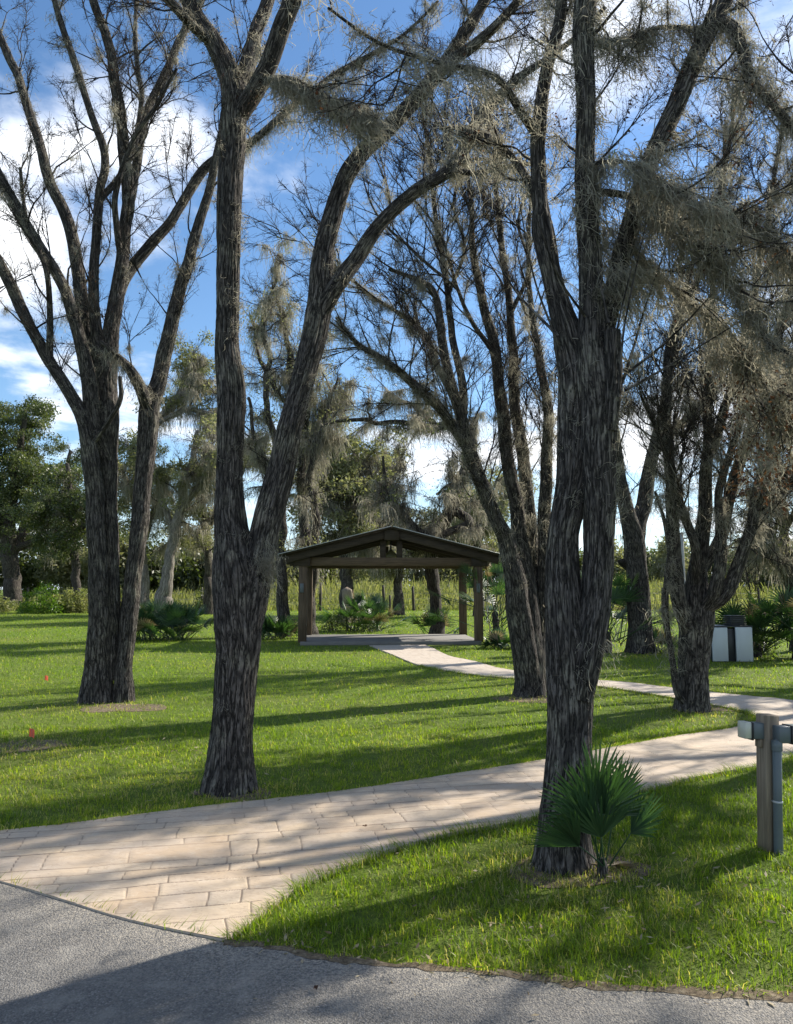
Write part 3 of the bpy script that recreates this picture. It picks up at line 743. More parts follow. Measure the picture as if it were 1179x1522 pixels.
# --- three-stemmed tree at the left
def tree_three_stems():
    t = Tree('moss_tree', 160, 1042, 'three-stemmed bare tree on the lawn, upper limbs fanning out over the dark leafy oak', 'bark', girth=0.4)
    t.limb([(146, 1052, 66), (146, 1035, 58), (148, 980, 48), (149, 900, 38), (144, 800, 34), (139, 720, 32), (136, 680, 32), (128, 630, 27), (110, 592, 24), (80, 545, 22), (45, 488, 21), (15, 420, 20), (-12, 370, 18), (-60, 300, 14)], (0, -0.4), 'trunk', 84, 0.011, 0.55, 0.022)
    t.limb([(165, 1010, 36), (167, 940, 32), (167, 870, 28), (165, 800, 27), (163, 720, 29), (161, 650, 36), (160, 600, 40), (160, 560, 38), (164, 500, 30), (173, 445, 27), (185, 355, 24), (190, 285, 23), (182, 205, 21), (173, 130, 20), (163, 65, 18), (143, 10, 17), (120, -60, 13)], (0.05, 0.2), 'trunk', 84, 0.011, 0, 0.022)
    t.limb([(183, 1052, 42), (184, 1030, 36), (187, 980, 30), (193, 900, 31), (205, 800, 32), (213, 720, 32), (219, 650, 35), (222, 600, 36), (235, 568, 30), (250, 500, 26), (268, 430, 22), (287, 365, 20), (305, 300, 17), (320, 240, 14), (333, 170, 10)], (-0.05, 0.5), 'trunk', 76, 0.010, 0.5, 0.022)
    t.limb([(150, 690, 30), (140, 620, 30), (128, 550, 26), (112, 480, 22), (95, 425, 22), (52, 358, 21), (15, 290, 19), (-10, 245, 17), (-60, 170, 12)], (0, -0.8), 'limb', 22, 0.006)
    t.limb([(150, 580, 26), (133, 500, 24), (108, 350, 22), (76, 272, 20), (56, 200, 18), (32, 128, 16), (4, 62, 15), (-30, -20, 11)], (0.1, 0.6), 'limb', 22, 0.006)
    t.limb([(158, 580, 28), (140, 440, 20), (147, 300, 17), (155, 240, 16), (135, 165, 14), (110, 90, 13), (90, 30, 12), (72, -20, 9)], (0.1, -0.5), 'limb', 20, 0.005)
    t.limb([(186, 315, 18), (200, 255, 17), (216, 175, 16), (245, 110, 15), (274, 45, 14), (303, -10, 12), (335, -80, 8)], (0.2, 0.9), 'limb', 18, 0.005)
    t.limb([(166, 470, 26), (180, 425, 25), (200, 392, 22), (255, 326, 19), (305, 250, 17), (345, 226, 15), (378, 208, 14), (430, 165, 12), (500, 108, 10), (590, 58, 7), (650, 0, 5)], (0.2, 1.4), 'limb', 20, 0.005)
    t.limb([(218, 605, 26), (206, 570, 22), (190, 545, 18), (172, 528, 13), (150, 505, 8)], (0, -0.4), 'limb', 14, 0.004)
    t.limb([(157, 300, 12), (190, 240, 12), (210, 150, 10), (200, 60, 8), (205, -20, 6)], (0, .5), 'limb', 12)
    t.limb([(60, 545, 14), (75, 470, 12), (68, 400, 10), (40, 330, 8), (30, 250, 6)], (-0.3, -.9), 'limb', 10)
    t.limb([(170, 390, 14), (172, 300, 12), (195, 220, 9), (235, 150, 8), (262, 100, 6)], (0, -.6), 'limb', 10)
    t.limb([(168, 660, 8), (178, 600, 9), (178, 560, 7)], (-.3, -.4), 'limb', 8)
    for k, n in ((0, 8), (1, 12), (2, 9)): t.branch(k, n, 1.1, 0.55, 1.0, 0.4, 0.8, 4, (0.45, 1.0), 0.8, None, 0.25, 0.2)
    for k in (3, 4, 5, 6, 9, 10, 11): t.branch(k, 9, 1.1, 0.2, 1.0, 0.45, 0.8, 4, (0.45, 1.0), 0.8, None, 0.3, 0.2)
    t.branch(7, 12, 0.9, 0.2, 1.0, 0.3, 0.9, 5, (0.4, 0.8), 1.4, None, 0.2, 0.3); t.branch(8, 4, 0.8, 0.4, 1.0, 0.3, 0.9, 5, (0.4, 0.8), 0.6, None, 0.2, 0.2)
    for k in range(11): p, r = t.limbs[k]; t.fuzz(p, r, 0.7, 0.45 if k < 3 else 0.1, 1.0, (.7, 0, 0), 1.1); t.drape(p, r, 2.6, None, 1.0, 0.4, 1.0)
    p, r = t.limbs[7]; t.drape(p, r, 10, None, 1.3, 0.45, 1.0)
    p, r = t.limbs[8]; t.drape(p, r, 8, None, 1.2, 0.4, 1.0)
    p, r = t.limbs[2]; t.drape(p, r, 4, None, 1.3, 0.45, 0.9)
    return t.done()
tree_three_stems()

# --- many-stemmed leaning tree right of the pavilion
def tree_leaning():
    t = Tree('moss_tree', 786, 1034, 'many-stemmed tree leaning left over the pavilion roof, between the path and the lawn', 'bark', girth=0.4)
    t.limb([(790, 1040, 58), (787, 1022, 48), (781, 980, 46), (772, 920, 46), (764, 860, 38), (752, 800, 30), (738, 770, 26), (718, 715, 24), (700, 668, 23), (688, 622, 20), (672, 570, 18), (660, 520, 16), (645, 440, 12), (624, 418, 9), (578, 400, 6)], (0, -0.8), 'trunk', 60, 0.011, 0.5, 0.025)
    t.limb([(740, 775, 26), (722, 735, 24), (695, 670, 22), (664, 620, 19), (640, 592, 17), (604, 560, 15), (565, 532, 12), (530, 508, 9), (500, 470, 6)], (-0.1, -1.4), 'limb', 16, 0.005)
    t.limb([(792, 1030, 46), (790, 970, 42), (785, 900, 40), (780, 850, 36), (768, 760, 28), (753, 680, 25), (745, 600, 23), (735, 520, 19), (720, 450, 16), (705, 380, 12), (700, 300, 9), (688, 210, 6)], (0.05, 0.3), 'trunk', 28, 0.011, 0.3, 0.03)
    t.limb([(800, 1020, 34), (798, 940, 32), (793, 850, 28), (787, 760, 25), (779, 680, 23), (766, 600, 21), (762, 520, 18), (757, 440, 14), (745, 360, 11), (738, 270, 8), (745, 200, 5)], (0.25, 0.9), 'trunk', 26, 0.010, 0.3, 0.03)
    t.limb([(806, 960, 26), (808, 860, 25), (809, 780, 24), (812, 700, 22), (815, 620, 19), (802, 540, 15), (790, 460, 11), (785, 380, 8), (790, 300, 5)], (0.3, -0.3), 'limb', 22, 0.008)
    t.limb([(706, 690, 17), (690, 640, 15), (672, 590, 14), (650, 545, 12), (637, 505, 11), (616, 482, 9), (573, 455, 7), (525, 418, 5), (480, 385, 3)], (-.3, .6), 'limb', 14, 0.004)
    t.limb([(690, 630, 16), (688, 575, 15), (676, 520, 14), (669, 465, 13), (660, 395, 11), (648, 320, 9), (640, 250, 7), (628, 150, 4)], (-.4, .9), 'limb', 14, 0.004)
    t.limb([(668, 440, 8), (690, 370, 7), (675, 300, 5), (690, 240, 4)], (.2, -.8), 'limb', 8)
    t.limb([(735, 530, 10), (705, 480, 9), (680, 430, 7), (655, 350, 5), (610, 290, 3)], (.2, -.9), 'limb', 8)
    t.limb([(655, 440, 8), (610, 370, 6), (560, 320, 4), (540, 270, 3)], (-.2, .4), 'limb', 8)
    t.limb([(760, 470, 9), (785, 400, 7), (770, 330, 5), (790, 270, 4)], (.7, .2), 'limb', 8)
    t.limb([(690, 320, 6), (680, 260, 5), (660, 200, 3)], (.3, .2), 'limb', 6)
    for k in (0, 1, 2, 3, 4, 5, 6): t.branch(k, 16, 1.2, 0.36, 1.0, 0.4, 0.75, 5, (0.5, 1.05), 1.8, None, 0.12, 0.3)
    for k in (7, 8, 9, 10, 11): t.branch(k, 8, 1.0, 0.1, 1.0, 0.4, 0.8, 4, (0.5, 1.0), 0.8, None, 0.12, 0.2)
    for k in range(10): p, r = t.limbs[k]; t.fuzz(p, r, 0.8, 0.25, 1.0, (.5, 0, 0.2), 1.4); t.drape(p, r, 4.0, None, 1.25, 0.3, 1.0)
    for k in (1, 5): p, r = t.limbs[k]; t.fuzz(p, r, 2.0, 0.3, 1, None, 1.3); t.drape(p, r, 7, None, 1.0, 0.3, 1.0)
    for k in (2, 3, 4): p, r = t.limbs[k]; t.drape(p, r, 6, None, 1.5, 0.15, 0.6)
    return t.done()
tree_leaning()

# --- fan of stems behind the wooden post
def tree_fan():
    t = Tree('moss_tree', 1028, 1056, 'vase-shaped tree, fan of straight stems from one short trunk, inside the path bend', 'bark', girth=0.375)
    t.limb([(1028, 1064, 66), (1028, 1045, 58), (1030, 1000, 58), (1033, 950, 62), (1037, 905, 60), (1037, 856, 38), (1044, 800, 30), (1050, 745, 26), (1050, 690, 24), (1051, 640, 18), (1052, 590, 15), (1054, 540, 13), (1056, 480, 12), (1062, 380, 10), (1075, 280, 8), (1080, 180, 5)], (0, 0.3), 'trunk', 80, 0.011, 0.5, 0.022)
    t.limb([(1016, 960, 34), (1010, 890, 30), (1004, 831, 26), (1001, 780, 24), (996, 695, 20), (992, 620, 19), (992, 557, 18), (998, 502, 17), (1014, 455, 14), (1040, 410, 11), (1060, 330, 9), (1085, 220, 7), (1095, 120, 5)], (-0.05, -0.5), 'limb', 24, 0.008)
    t.limb([(1036, 880, 24), (1034, 820, 20), (1024, 782, 18), (1014, 750, 16), (1000, 705, 13), (985, 660, 10), (960, 600, 7)], (-.1, -.5), 'limb', 16, 0.005)
    t.limb([(1046, 720, 17), (1054, 680, 17), (1067, 645, 18), (1080, 600, 18), (1093, 560, 17), (1110, 480, 13), (1130, 400, 11), (1148, 280, 9), (1170, 150, 6)], (.1, .9), 'limb', 18, 0.006)
    t.limb([(1052, 920, 26), (1062, 880, 26), (1072, 830, 22), (1068, 780, 18), (1068, 732, 15), (1082, 682, 14), (1097, 635, 13), (1115, 560, 11), (1125, 470, 8), (1120, 380, 6)], (-.1, -.8), 'limb', 18, 0.006)
    t.limb([(1058, 860, 24), (1070, 800, 24), (1084, 735, 23), (1100, 690, 22), (1120, 635, 20), (1145, 560, 16), (1165, 470, 12), (1185, 380, 9), (1200, 260, 6)], (.2, .3), 'limb', 20, 0.007)
    t.limb([(1064, 930, 30), (1078, 885, 28), (1094, 850, 25), (1108, 812, 23), (1120, 775, 21), (1128, 730, 20), (1140, 680, 18), (1160, 600, 14), (1190, 520, 10)], (-.15, -.4), 'limb', 20, 0.007)
    t.limb([(1014, 1062, 15), (1008, 1030, 13), (1001, 985, 12), (994, 932, 11), (989, 894, 11), (990, 850, 11), (995, 815, 10), (988, 770, 7), (975, 730, 5)], (-.14, -.4), 'limb', 12, 0.003)
    for k in range(7): t.branch(k, 19, 1.05, 0.3, 1.0, 0.3, 0.9, 6, (0.4, 0.85), 2.2, MOSSW, 0.2, 0.3)
    for k in range(8): p, r = t.limbs[k]; t.fuzz(p, r, 0.5, 0.2, 1.0, None, 1.2); t.drape(p, r, 6, MOSSW, 1.3, 0.3, 1.0)
    return t.done()
tree_fan()

# --- stout dark tree farther back by the path
def tree_stout():
    t = Tree('moss_tree', 950, 970, 'stout dark two-armed tree behind the nearest trunk, palmettos round its foot', 'bark')
    t.limb([(950, 976, 62), (951, 958, 44), (951, 900, 38), (946, 850, 36), (941, 800, 34), (932, 762, 26), (920, 705, 21), (913, 640, 18), (905, 560, 14), (890, 470, 9)], (0, -0.6), 'trunk', 30, 0.018, 0.8, 0.05)
    t.limb([(945, 810, 28), (956, 750, 26), (967, 692, 22), (976, 650, 19), (992, 580, 14), (1005, 500, 10), (1025, 400, 6)], (0, .8), 'limb', 20, 0.010)
    t.limb([(934, 838, 22), (925, 836, 14), (920, 834, 6)], (-.1, -.3), 'stub', 10, 0.004)
    t.limb([(970, 690, 14), (1000, 640, 11), (1040, 600, 8), (1070, 540, 5)], (.5, -.8), 'limb', 10)
    t.limb([(918, 700, 12), (885, 640, 9), (860, 560, 6)], (-.5, -1.2), 'limb', 10)
    for k in (0, 1, 3, 4): t.branch(k, 15, 1.9, 0.4 if k < 2 else 0.15, 1.0, 0.25, 0.9, 5, (0.6, 1.3), 2.2, MOSSFAR, 0.15, 0.3, None, 0.45)
    for k in (0, 1, 3, 4): p, r = t.limbs[k]; t.fuzz(p, r, 0.4, 0.3, 1, None, 2.0); t.drape(p, r, 3.5, MOSSFAR, 0.55, 0.3, 1.0)
    return t.done()
tree_stout()

# ================================================================== MIDDLE AND FAR TREES
def oak(px, py, label, limbs, leafmat, nleaf, spread, moss, mossscale=0.8, bark='bark_far', group=None, name='oak_tree', leafT=None, leafscale=1.0, twigs=True, brlen=2.0, Y=None, nbr=9, crown=None):
    """limbs traced; each limb throws branches that carry leaf sprays and moss beards"""
    t = Tree(name, px, py, label, bark, group, Y)
    for i, L in enumerate(limbs):
        pts, dy = L[0], L[1]
        t.limb(pts, dy, 'trunk' if i == 0 else 'limb', 14, 0.012 if i == 0 else 0.0, 0.6 if i == 0 else 0, 0.12, 0.05)
    leafT = leafT or LEAF_OAK
    tips = []
    for k in range(len(t.limbs)):
        p, r = t.limbs[k]; m = len(p) - 1
        for i in range(nbr):
            tt = U(0.4 if k == 0 else 0.15, 1.0) * m * 0.999; j = int(tt); q = p[j]; d = norm(p[j + 1] - p[j])
            R = rot_to(d); sd = R[:, 0]
            br = bent_path(q, d * 0.6 + sd * U(0.7, 1.3) + [0, 0, 0.25], brlen * U(0.6, 1.3), 7, 0.25, 0.03)
            rr = np.linspace(min(r[j] * 0.6, 0.025 * brlen), 0.006, 8)
            V, Q, T, b = tube(br, rr, 5); t.tw.add(V, Q, T, bark=b)
            if twigs:
                for _ in range(2): t.twig(br[rng.integers(3, 8)], norm(br[-1] - br[-3] + rng.normal(0, 0.4, 3)), U(0.6, 1.2) * min(brlen, 1.6), 0.0)
            t.drape(br, rr, moss * 2.0, MOSSFAR, mossscale)
            tips += [br[a] for a in (3, 4, 5, 6, 7)]
    tips = np.array(tips)
    for i in range(int(nleaf * ((1.7 if leafmat == 'oakleaf' and nleaf > 100 else 1.0) if leafT is LEAF_OAK else 1.7))):
        c = tips[rng.integers(len(tips))] + rng.normal(0, spread, 3) * [1, 1, 0.6]
        place(t.gl, leafT[rng.integers(len(leafT))], c, rotz(U(0, 6.28)), U(0.5, 1.1) * leafscale, 'rnd', U(0, 0.45))
    if crown:
        for (x0, x1, y0, y1, n) in crown:
            for _ in range(int(n * (1.9 if nleaf == 150 else 1.1))):
                c = P(U(x0, x1), U(y0, y1), t.Y + rng.normal(0, 1.6))
                place(t.gl, leafT[rng.integers(len(leafT))], c, rotz(U(0, 6.28)), U(0.5, 1.2) * leafscale, 'rnd', U(0, 0.45))
    for k in range(len(t.limbs)): p, r = t.limbs[k]; t.drape(p, r, moss * 0.8, MOSSFAR, mossscale, 0.35 if k == 0 else 0.1, 1.0)
    return t.done(gl=leafmat)

# dark leafy oak at the left edge
oak(18, 906, 'dense dark green oak at the left edge with a thick pale trunk, beyond the lawn', [
    ([(18, 912, 40), (18, 895, 30), (17, 850, 26), (12, 800, 28), (0, 740, 24), (-20, 680, 18), (-30, 630, 10)], (0, -1)),
    ([(18, 830, 20), (40, 780, 16), (70, 740, 12), (95, 700, 8), (105, 670, 5)], (0, 1.5)),
    ([(14, 800, 18), (22, 720, 15), (30, 660, 11), (38, 610, 6)], (0, -2)),
    ([(25, 820, 14), (62, 800, 11), (100, 790, 8), (135, 780, 5)], (0, -1.5)),
    ([(5, 770, 14), (-30, 740, 10), (-70, 700, 8), (-100, 680, 5)], (0, 1))],
    'oakleaf', 150, 0.8, 0.25, 0.7, brlen=2.6, nbr=8, crown=[(-90, 62, 600, 700, 70), (-60, 118, 690, 790, 75), (30, 75, 592, 650, 14)])

# mossy oaks behind the three-stemmed tree
oak(262, 884, 'grey oak with pale leaning trunk and long moss curtains, between the three-stemmed and two-stemmed trees', [
    ([(243, 890, 30), (246, 870, 22), (250, 840, 18), (258, 800, 16), (270, 740, 13), (285, 690, 10), (292, 640, 6)], (0, 0)),
    ([(256, 800, 12), (240, 740, 10), (228, 690, 7), (222, 650, 4)], (0, 1)),
    ([(268, 760, 11), (300, 720, 9), (325, 690, 7), (335, 660, 4)], (0, -1)),
    ([(240, 640, 12), (250, 600, 10), (280, 582, 8), (310, 580, 6), (335, 585, 4)], (2, 1.5)),
    ([(238, 640, 12), (262, 615, 9), (290, 610, 7), (318, 615, 5)], (2, .5)),
    ([(235, 650, 14), (243, 616, 12), (262, 590, 9), (278, 555, 7), (300, 540, 4)], (2, 2.5))],
    'greyleaf', 75, 0.8, 2.2, 0.95, 'bark_pale', brlen=2.2, Y=44)
oak(222, 886, 'slim pale-trunked oak hung with moss, right behind the palmetto clump', [
    ([(214, 890, 22), (216, 865, 15), (212, 820, 12), (206, 770, 11), (200, 710, 9), (195, 660, 5)], (0, 0)),
    ([(213, 820, 9), (225, 770, 7), (238, 730, 5)], (0, 1)),
    ([(205, 760, 9), (190, 720, 7), (180, 690, 4)], (0, -1))],
    'greyleaf', 40, 0.7, 1.9, 0.9, 'bark_pale', brlen=1.9, Y=46, nbr=8)
oak(128, 884, 'mid green oak filling the gap behind the dark oak, its low boughs over leafy shrubs', [
    ([(112, 890, 16), (112, 860, 14), (110, 800, 12), (106, 740, 10), (100, 690, 6)], (0, 0)),
    ([(112, 830, 10), (85, 790, 8), (62, 760, 5)], (0, 1)),
    ([(110, 800, 10), (140, 765, 8), (165, 740, 5)], (0, -1))],
    'oakleaf', 85, 0.9, 0.8, 0.8, brlen=2.4, Y=52, crown=[(60, 180, 700, 830, 45)])
oak(320, 880, 'grey-green oak partly hidden behind the two-stemmed trunk, boughs low over dark bushes', [
    ([(310, 892, 18), (310, 860, 14), (308, 800, 12), (300, 740, 10), (292, 690, 6)], (0, 0)),
    ([(309, 820, 10), (285, 790, 8), (262, 770, 5)], (0, 1)),
    ([(308, 790, 10), (335, 740, 8), (360, 700, 6), (375, 660, 4)], (0, -1))],
    'greyleaf', 50, 0.8, 2.0, 0.9, brlen=2.2, Y=48)

# tree behind the left pavilion post
oak(424, 946, 'slim dark tree with mossy twisting limbs, standing left of the pavilion', [
    ([(424, 950, 36), (422, 930, 24), (419, 880, 20), (418, 820, 19), (419, 750, 18), (424, 690, 16), (432, 630, 14), (432, 560, 12), (428, 500, 9), (410, 440, 6)], (0, 0.4)),
    ([(424, 690, 14), (405, 640, 12), (396, 590, 10), (400, 530, 9), (392, 480, 7), (405, 430, 5), (420, 380, 3)], (0, -.8)),
    ([(430, 610, 10), (400, 560, 8), (385, 520, 6), (372, 470, 4)], (.2, 1.0)),
    ([(419, 760, 10), (395, 700, 9), (378, 640, 7), (368, 590, 5)], (.2, -1.0))],
    'greyleaf', 70, 0.35, 3.2, 0.55, leafT=LEAF_SMALL, leafscale=1.5, brlen=1.3, nbr=12)
oak(460, 946, 'forked tree right behind the front left pavilion post, thick with moss beards', [
    ([(460, 949, 34), (460, 920, 24), (459, 860, 20), (457, 800, 18), (450, 740, 15), (448, 680, 13), (455, 620, 12), (462, 570, 11), (470, 520, 8), (480, 470, 5)], (0, .6)),
    ([(463, 900, 14), (470, 830, 13), (468, 770, 12), (462, 710, 11), (470, 660, 9), (488, 610, 7), (500, 560, 4)], (0.2, -0.6)),
    ([(452, 690, 9), (470, 640, 8), (490, 605, 6), (512, 590, 4)], (.2, .9))],
    'greyleaf', 85, 0.35, 3.8, 0.6, leafT=LEAF_SMALL, leafscale=1.5, brlen=1.3, Y=26.4, nbr=12, crown=[(470, 540, 600, 640, 14)])
# oak whose boughs reach over the pavilion
oak(648, 945.5, 'dark oak behind the pavilion, long level bough and drooping mossy limbs above its roof', [
    ([(650, 953, 34), (649, 935, 24), (645, 890, 20), (641, 845, 22), (650, 800, 22), (668, 760, 22), (690, 700, 20), (700, 660, 16), (705, 620, 10)], (0, .4)),
    ([(698, 690, 20), (700, 655, 20), (680, 638, 18), (655, 632, 16), (625, 630, 11), (590, 630, 8), (545, 624, 7), (510, 626, 6), (478, 632, 4)], (.3, -1.2)),
    ([(652, 632, 9), (632, 620, 8), (612, 602, 7), (585, 592, 5), (572, 586, 3)], (-.2, -.8)),
    ([(720, 765, 16), (700, 778, 15), (672, 790, 13), (645, 798, 11), (622, 786, 10), (600, 764, 10), (580, 735, 7), (574, 705, 6), (570, 680, 4)], (-.2, -1.5)),
    ([(600, 764, 7), (580, 742, 6), (562, 735, 4)], (-1.3, -1.6)),
    ([(668, 760, 14), (682, 730, 11), (690, 700, 8), (672, 716, 5), (650, 736, 4)], (0, -1))],
    'oakleaf', 46, 0.45, 3.6, 0.55, leafT=LEAF_SMALL, leafscale=1.5, brlen=1.2, nbr=9)
# dense mossy grey-green oaks behind the pavilion roof
oak(520, 890, 'broad grey-green oak veiled in moss, seen over the left slope of the pavilion roof', [
    ([(515, 894, 26), (515, 860, 20), (512, 810, 18), (506, 760, 15), (500, 710, 12), (495, 660, 7)], (0, 0)),
    ([(510, 790, 13), (540, 750, 11), (560, 720, 8), (572, 705, 5)], (0, 1)),
    ([(506, 760, 12), (480, 720, 10), (462, 690, 7), (450, 660, 4)], (0, -1)),
    ([(512, 820, 12), (545, 800, 9), (580, 795, 6)], (0, -1.5)),
    ([(508, 780, 10), (525, 725, 8), (532, 690, 5)], (0, 2))],
    'greyleaf', 75, 0.9, 3.2, 1.0, brlen=2.6, Y=42, nbr=11, crown=[(450, 560, 690, 800, 34), (480, 535, 655, 700, 14)])
oak(590, 890, 'low mossy oak seen through the open pavilion, boughs hanging under the tie beam', [
    ([(592, 894, 18), (592, 872, 14), (594, 840, 13), (598, 810, 11), (602, 780, 7)], (0, 0)),
    ([(594, 845, 9), (570, 822, 8), (545, 812, 5)], (0, 1)),
    ([(596, 840, 9), (625, 820, 8), (655, 812, 6), (690, 808, 4)], (0, -1))],
    'greyleaf', 70, 0.7, 1.5, 0.7, brlen=2.2, Y=47, nbr=9, crown=[(540, 700, 790, 835, 26)])
oak(700, 892, 'mossy oak behind the right pavilion posts, beside the leaning tree', [
    ([(712, 896, 18), (710, 870, 14), (708, 830, 12), (712, 780, 10), (718, 730, 6)], (0, 0)),
    ([(708, 830, 9), (690, 800, 7), (672, 780, 5)], (0, 1)),
    ([(710, 800, 9), (735, 770, 7), (755, 735, 5)], (0, -1))],
    'greyleaf', 65, 0.7, 1.4, 0.8, brlen=2.2, Y=45, nbr=9)
# arching tree at the right edge
oak(1188, 968, 'dark arching tree at the right edge, its low bough curving left over the palmettos', [
    ([(1190, 972, 34), (1188, 950, 26), (1184, 900, 22), (1178, 860, 24), (1164, 838, 20), (1140, 822, 16), (1115, 814, 12), (1096, 800, 7)], (0, -.4)),
    ([(1178, 862, 18), (1170, 815, 16), (1165, 770, 13), (1160, 720, 10), (1150, 660, 6)], (0, .6)),
    ([(1172, 790, 11), (1190, 740, 9), (1200, 680, 6)], (0, -.6)),
    ([(1140, 822, 8), (1128, 780, 7), (1120, 745, 5)], (-.2, .3))],
    'greyleaf', 50, 0.35, 3.0, 0.5, leafT=LEAF_SMALL, leafscale=1.3, brlen=1.4, nbr=10)
# trees out of the frame at the right whose shade falls across the lawn and the asphalt
def shade_tree(x, y, h, label):
    t = Tree('moss_tree', 600, 1000, label, 'bark', None); t.root.location = (x, y, 0); t.base = np.array([x, y, 0.])
    pts = np.array([[x, y, -0.05], [x + .05, y, 1.2], [x - .05, y + .1, 2.4], [x + .1, y, h * .55], [x + .2, y + .2, h * .8], [x + .1, y + .4, h]])
    t.limb3(pts, np.array([.26, .2, .17, .14, .1, .05]), 'trunk', 24, 0.012, 0.4, 0.06)
    for i in range(9):
        a = i * 2.4; q = pts[2] + (pts[4] - pts[2]) * U(0, 1); e = q + np.array([math.cos(a) * U(1.2, 2.6), math.sin(a) * U(1.2, 2.6), U(1.2, 2.6)])
        t.limb3(np.array([q, (q + e) / 2 + [0, 0, -.2], e]), np.array([.08, .055, .02]), 'limb', 12)
        t.branch(len(t.limbs) - 1, 8, 0.9, 0.2, 1, 0.2, 0.9, 4, (0.4, 0.8), 1.2, MOSSW, 0.2, 0.2)
        p, r = t.limbs[-1]; t.drape(p, r, 5, MOSSW, 1.2)
    return t.done()
SHADE = True
if SHADE:
    shade_tree(5.4, 4.6, 6.8, 'moss-hung tree beyond the wooden post, just past the right edge')
    shade_tree(7.3, 9.5, 7.2, 'bare mossy tree farther right than the wooden post, outside the bend')
    shade_tree(10.6, 18.6, 9.2, 'tall bare tree far past the right edge, behind the palmettos')
    shade_tree(12.4, 14.6, 9.6, 'mossy tree outside the bend, farther right than the pale cabinet')
    shade_tree(9.8, 14.5, 8.0, 'bare tree right of the pale cabinet, past the edge')

# far treeline: separate round-headed trees beyond the field
k = 0
for (px, top, Y, w, nm) in ((765, 800, 75, 34, 0), (115, 800, 69, 50, 0), (235, 806, 67, 46, 1), (290, 802, 72, 46, 0), (455, 808, 76, 44, 1), (505, 806, 78, 44, 0), (690, 804, 82, 40, 1), (1020, 812, 90, 36, 0), (875, 815, 90, 36, 1), (835, 812, 82, 36, 1), (905, 806, 78, 34, 0), (965, 818, 88, 36, 1), (1000, 804, 80, 26, 0), (1062, 812, 84, 40, 1), (1128, 806, 78, 38, 0), (1185, 800, 74, 40, 1), (640, 806, 80, 40, 0), (560, 812, 84, 40, 1), (400, 806, 72, 40, 0), (340, 800, 70, 40, 1), (170, 796, 66, 40, 0), (60, 796, 72, 50, 1), (-30, 790, 70, 50, 0)):
    t = Tree('distant_tree', px, 892, '', 'bark_far', 'trees of the far treeline', Y)
    b = P(px, 892, Y); b[2] = 0; t.root.location = Vector(b)
    H = P(px, top, Y)[2]; rw = w * Y / F
    t.limb3(np.array([[b[0], Y, -.1], [b[0] + .1, Y, H * .35], [b[0], Y, H * .7], [b[0] + .2, Y, H * .95]]), np.array([.3, .22, .14, .04]), 'trunk', 8)
    for _ in range(60):
        u = rng.normal(0, 1, 3); u /= np.linalg.norm(u); u *= U(0.2, 1) ** 0.6
        c = np.array([b[0] + u[0] * rw, Y + u[1] * rw, H * .55 + u[2] * H * .45])
        place(t.gl, LEAF_FAR[rng.integers(6)], c, rotz(U(0, 6.28)), U(0.7, 1.3), 'rnd', U(0, 0.4))
    t.root['label'] = ['grey-green round-headed tree in the far treeline beyond the field', 'dull green bushy tree in the far treeline beyond the field'][nm]
    t.done(gl='oakleaf' if nm else 'greyleaf')

# ================================================================== GROUND, PATH, ASPHALT
def sheet(name, x0, x1, y0, y1, z, m, nx, ny):
    X, Y = np.meshgrid(np.linspace(x0, x1, nx + 1), np.linspace(y0, y1, ny + 1))
    V = np.stack([X, Y, X * 0 + z], -1).reshape(-1, 3)
    i = np.arange(ny)[:, None] * (nx + 1); j = np.arange(nx)[None, :]
    Q = np.stack([i + j, i + j + 1, i + j + nx + 2, i + j + nx + 1], -1).reshape(-1, 4)
    mb = MB(); mb.add(V, Q); o = mb.build(name, M[m]); tag(o, None, None, None, 'structure'); return o
g = sheet('ground', -600, 600, -60, 1200, 0.0, 'ground', 40, 40)

PAIRS = [((-230, 1266), (-228, 1267)), ((-110, 1252), (-110, 1289)), ((0, 1240), (0, 1316)), ((100, 1229), (90, 1343)), ((200, 1216), (180, 1371)), ((270, 1207), (262, 1390)), ((335, 1199), (332, 1404)), ((385, 1194), (362, 1385)), ((425, 1189), (415, 1345)),
         ((480, 1183), (475, 1309)), ((560, 1172), (585, 1267)), ((680, 1153), (664, 1245)), ((800, 1134), (789, 1220)), ((930, 1110), (969, 1175)), ((1010, 1096), (1039, 1158)), ((1075, 1087), (1124, 1142)), ((1106, 1081), (1179, 1126)), ((1122, 1075), (1235, 1108)),
         ((1126, 1070), (1258, 1082)), ((1121, 1065), (1245, 1060)), ((1100, 1058), (1179, 1043)), ((1060, 1050), (1100, 1035)), ((1000, 1039), (1000, 1024)), ((940, 1029), (935, 1016)), ((881, 1021), (870, 1011)), ((800, 1013), (800, 1003)), ((720, 1006), (742, 994)),
         ((660, 998), (705, 984)), ((617, 988), (668, 976)), ((583, 974), (645, 965)), ((549, 960.5), (632, 959.5))]
ipath = np.array([G(*a) for a, b in PAIRS]); opath = np.array([G(*b) for a, b in PAIRS])
def dense(A, B, ds):
    n = [max(2, int(max(np.linalg.norm(A[i + 1] - A[i]), np.linalg.norm(B[i + 1] - B[i])) / ds)) for i in range(len(A) - 1)]
    return n
nn = dense(ipath, opath, 0.016)
nn = []
for i in range(len(ipath) - 1):
    d_ = min(np.linalg.norm(ipath[i]), np.linalg.norm(opath[i])); l_ = max(np.linalg.norm(ipath[i + 1] - ipath[i]), np.linalg.norm(opath[i + 1] - opath[i]))
    nn.append(max(3, int(l_ / (0.0034 * d_))))
